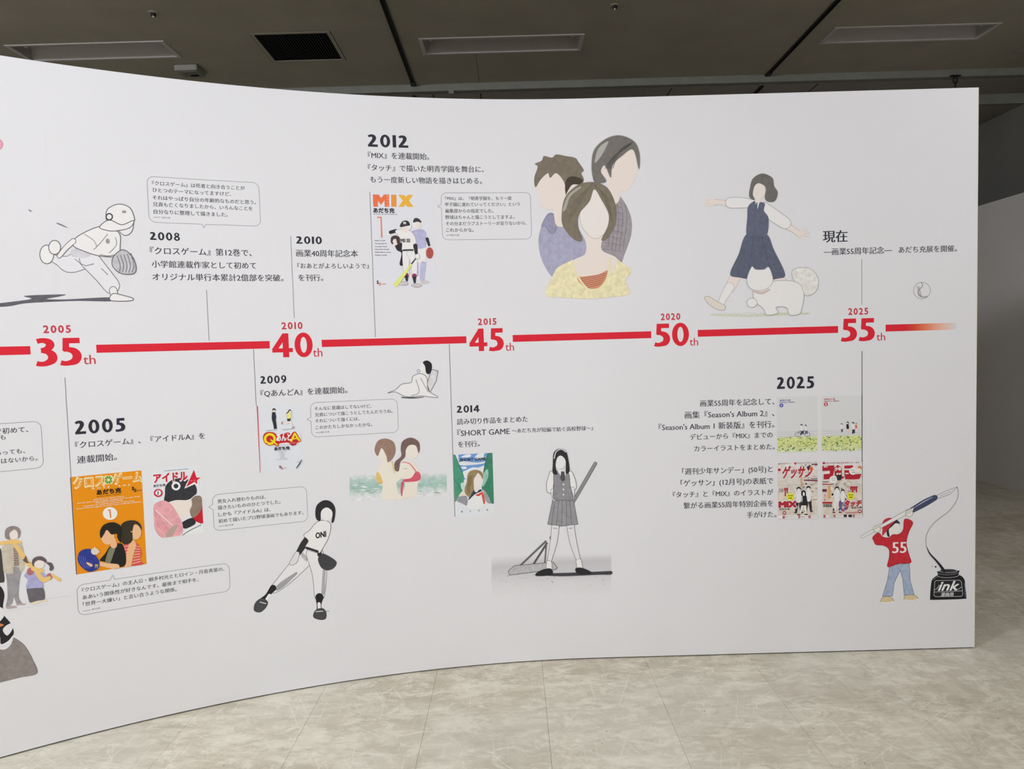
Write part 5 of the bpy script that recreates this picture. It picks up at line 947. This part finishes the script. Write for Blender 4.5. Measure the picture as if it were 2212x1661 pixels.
cover('magazine_cover', (1679.3, 998.4), (1766.5, 1119.6), CG, (216, 212, 210), [
    ('backdrop', street(1, 105, 1015)), ('sign_board', [('p', (196, 164, 118), [(622, 340), (664, 340), (664, 640), (622, 640)]), ('p', (120, 60, 80), [(700, 480), (1012, 490), (1012, 525), (700, 510)]), ('p', (44, 34, 44), [(860, 458), (1012, 455), (1012, 470), (850, 472)]), ('p', (110, 40, 60), [(870, 122), (1010, 120), (1010, 146), (870, 146)])]),
    ('masthead', [tline(WHT, 'ゲッサン', 205, 318, 905, 300, 290, off=.075, shear=.35), tline(MR, 'ゲッサン', 215, 318, 895, 300, 268, off=.05, shear=.35), tline((60, 56, 60), '週刊少年サンデー', 112, 124, 440, 116, 24, off=.02), ('e', (190, 50, 66), 502, 116, 26, 26), tline((110, 90, 96), '画業55周年記念 特別企画ショート読切', 540, 106, 1000, 96, 20), ('eo', (236, 226, 214), (206, 120, 70), 6, 155, 195, 40, 36), ('e', MR, 138, 262, 32, 30)]),
    ('inset_emblem', [('e', (56, 44, 74), 800, 210, 34, 40), ('e', (210, 96, 50), 870, 240, 40, 44), ('p', (120, 60, 60), [(810, 140), (870, 170), (830, 210)])]),
    ('side_lettering', [('t', MR, '特別', 250, 700, 335, 700, {'h': 60, 'off': .06}), ('p', MR, [(262, 700), (288, 700), (288, 862), (262, 862)]), ('p', MR, [(306, 700), (330, 700), (330, 790), (306, 790)]), tline((90, 90, 96), '兄弟', 125, 730, 235, 728, 80, off=.0)]),
    ('figure', teen(580, 670, 590, (40, 38, 44), (228, 230, 234), (52, 50, 58)) + [('lo', (228, 230, 234), (120, 120, 130), 2, [(540, 790, 40), (480, 690, 32), (455, 600, 24)])]),
    ('figure', teen(800, 650, 580, (40, 38, 44), (228, 230, 234), (48, 46, 54))), ('figure', [('l', SK, [(670, 1060, 60), (620, 1230, 34)]), ('l', SK, [(720, 1060, 60), (740, 1250, 34)]), ('p', (38, 36, 40), [(665, 850), (755, 850), (790, 1070), (630, 1070), (670, 960)]), ('e', (240, 232, 228), 690, 790, 38, 48), ('b', (32, 30, 34), [(636, 780), (650, 735), (700, 725), (738, 760), (742, 850), (715, 860), (715, 790), (680, 760), (665, 850), (640, 840)]), ('e', (50, 46, 50), 580, 1280, 40, 14), ('e', (50, 46, 50), 750, 1275, 40, 14)]),
    ('starburst', [('e', YL, 385, 875, 82, 84), tline((60, 60, 40), '特別付録', 330, 850, 440, 846, 26, off=.03), tline((60, 60, 40), '企画!!', 340, 905, 430, 900, 28, off=.04)]),
    ('lower_lettering', [tline(WHT, 'MIX', 122, 1050, 530, 1040, 150, off=.12), tline(MR, 'MIX', 132, 1050, 520, 1040, 126, off=.09), tline((50, 48, 50), 'あだち充', 140, 1156, 370, 1148, 40, off=.03, sp=1.2), ('e', (170, 40, 56), 252, 1240, 42, 40), ('e', WHT, 252, 1240, 30, 14)]),
    ('footer', [('p', (226, 224, 224), [(105, 1300), (1015, 1290), (1015, 1370), (105, 1370)]), ('p', MR, [(212, 1308), (262, 1308), (262, 1366), (212, 1366)]), ('p', MR, [(568, 1300), (612, 1300), (612, 1360), (568, 1360)]), ('p', MR, [(802, 1296), (850, 1296), (850, 1356), (802, 1356)]), tline(WHT, '1', 230, 1338, 244, 1338, 34), tline(WHT, '2', 580, 1330, 602, 1330, 34), tline(WHT, '3', 815, 1326, 838, 1326, 34), tline((110, 106, 110), '付録フォトカードパーティ', 275, 1330, 560, 1325, 30), tline((110, 106, 110), '特製カード', 625, 1330, 790, 1325, 28), tline((110, 106, 110), 'プレゼント', 862, 1324, 1005, 1318, 28)])],
    'magazine cover with slanted red masthead, yellow disc and red MIX lettering')
cover('magazine_cover', (1776, 996.7), (1863.8, 1117), CG, (216, 210, 208), [
    ('backdrop', street(2, 1118, 2025)), ('sign_board', [('p', (200, 164, 112), [(1245, 620), (1310, 620), (1310, 920), (1245, 920)]), ('p', MR, [(1118, 575), (1345, 585), (1345, 600), (1118, 598)]), ('p', (44, 34, 44), [(1118, 528), (1265, 528), (1265, 542), (1118, 542)]), ('p', (110, 40, 60), [(1118, 700), (1220, 700), (1220, 760), (1118, 760)]), ('p', MR, [(1118, 990), (1345, 990), (1345, 1030), (1118, 1030)])]),
    ('masthead', [('p', MR, [(1120, 170), (1390, 160), (1390, 270), (1360, 400), (1340, 470), (1150, 478), (1150, 360), (1290, 350), (1290, 280), (1120, 290)]), ('p', WHT, [(1150, 330), (1260, 290), (1280, 340), (1150, 356)]), ('p', MR, [(1390, 210), (1470, 150), (1560, 210), (1560, 400), (1620, 420), (1580, 470), (1480, 400), (1400, 400)]), ('p', MR, [(1620, 165), (1820, 160), (1810, 230), (1620, 230)]), ('p', MR, [(1620, 270), (1760, 270), (1810, 360), (2015, 355), (1960, 470), (1830, 480), (1640, 475), (1620, 360)]),
                  tline(WHT, '少年', 1400, 242, 1550, 238, 80, off=.06), tline(WHT, '週刊', 1150, 190, 1240, 188, 34, off=.04), ('p', WHT, [(1640, 330), (1716, 330), (1716, 356), (1640, 358)]), tline((90, 70, 76), 'あだち充', 1460, 104, 1610, 98, 34, off=.02), tline((176, 60, 70), '新作', 1630, 100, 1720, 96, 34, off=.02), tline((90, 80, 86), 'ショート読切', 1730, 98, 1950, 92, 30, off=.01), ('e', (170, 60, 76), 1152, 108, 30, 28), tline((120, 90, 96), '画業55周年記念!!', 1190, 106, 1450, 100, 24)]),
    ('inset_photo', [('l', (52, 52, 60), [(1470, 400, 70), (1480, 470, 70)]), ('l', (40, 40, 50), [(1520, 400, 70), (1520, 460, 70)]), ('e', SK, 1460, 345, 24, 30), ('e', SK, 1515, 345, 24, 30), ('b', (50, 44, 50), [(1430, 340), (1450, 310), (1485, 330), (1460, 330)]), ('b', (150, 60, 60), [(1490, 340), (1510, 305), (1545, 330), (1520, 330)]), ('e', (200, 120, 70), 1970, 220, 44, 50), ('e', (236, 220, 200), 1950, 270, 50, 50)]),
    ('round_caption', [('e', WHT, 1815, 290, 88, 84), ('e', WHT, 1365, 480, 88, 82), tline((90, 90, 96), 'みずぼらし', 1760, 270, 1870, 266, 30), tline((90, 90, 96), '二回連載', 1770, 320, 1866, 316, 28), tline((90, 90, 96), 'ふたり', 1320, 455, 1420, 450, 34), tline((90, 90, 96), 'バス', 1335, 500, 1405, 497, 32)]),
    ('figure', teen(1450, 660, 590, (44, 42, 60), (226, 228, 234), (226, 226, 230), (110, 40, 50), 1.15) + [('e', (32, 32, 36), 1348, 820, 24, 26), ('l', (60, 30, 40), [(1372, 1150, 34), (1375, 1190, 28)]), ('l', (60, 30, 40), [(1500, 1150, 34), (1505, 1190, 28)])]),
    ('figure', [('r', (150, 60, 90), 46, 1600, 1050, 90, 130)] + teen(1580, 720, 480, (50, 46, 52), (228, 230, 236), (78, 96, 146), (200, 190, 190))),
    ('side_lettering', [('p', MR, [(1750+k*42, 640), (1780+k*42, 640), (1780+k*42, 720+(k % 2)*50), (1750+k*42, 720+(k % 2)*50)]) for k in range(4)] + [('p', MR, [(1745, 636), (1920, 634), (1920, 656), (1745, 658)])]),
    ('starburst', [('e', YL, 1762, 855, 82, 84), tline((60, 60, 40), '特別付録', 1706, 830, 1816, 826, 26, off=.03), tline((60, 60, 40), '企画!!', 1716, 885, 1806, 880, 28, off=.04)]),
    ('lower_lettering', [tline(WHT, 'タッチ', 1600, 1030, 2016, 1012, 160, off=.1, shear=.3), tline(MR, 'タッチ', 1612, 1030, 2006, 1012, 140, off=.07, shear=.3), tline((56, 52, 56), 'あだち充', 1782, 1122, 2010, 1112, 42, off=.03, sp=1.2), ('e', MR, 1966, 1202, 42, 38), ('e', WHT, 1966, 1202, 30, 13), tline((60, 56, 60), '青春野球', 1136, 1056, 1330, 1054, 28, off=.04, sp=1.2), tline((60, 56, 60), '名場面集', 1136, 1090, 1330, 1088, 28, off=.04, sp=1.2),
        ('p', (190, 120, 126), [(1640, 1225), (1930, 1215), (1930, 1238), (1640, 1246)]), ('e', (226, 190, 190), 1175, 845, 40, 40), ('e', (226, 190, 190), 1175, 940, 40, 40), tline(MR, '?', 1160, 940, 1188, 940, 50, off=.05), tline(MR, '!', 1168, 845, 1180, 845, 50, off=.05)]),
    ('footer', [('p', (226, 224, 224), [(1120, 1290), (2025, 1280), (2025, 1345), (1120, 1350)]), ('p', MR, [(1140, 1288), (1186, 1288), (1186, 1346), (1140, 1346)]), ('p', MR, [(1368, 1284), (1412, 1284), (1412, 1342), (1368, 1342)]), ('p', (40, 38, 42), [(1600, 1276), (1672, 1276), (1672, 1334), (1600, 1334)]), ('p', (40, 38, 42), [(1706, 1276), (1788, 1276), (1788, 1334), (1706, 1334)]), ('p', MR, [(1806, 1276), (1852, 1276), (1852, 1334), (1806, 1334)]),
        tline(WHT, '1', 1156, 1318, 1170, 1318, 34), tline(WHT, '2', 1380, 1314, 1402, 1314, 34), tline(WHT, '3', 1818, 1306, 1840, 1306, 34), tline((110, 106, 110), 'シール付録', 1200, 1316, 1355, 1312, 28), tline((110, 106, 110), 'ヘルスカード', 1424, 1312, 1590, 1306, 28), tline((110, 106, 110), 'プレゼント', 1866, 1304, 2010, 1298, 28)])],
    'magazine cover with huge blocky red masthead and purple ring')
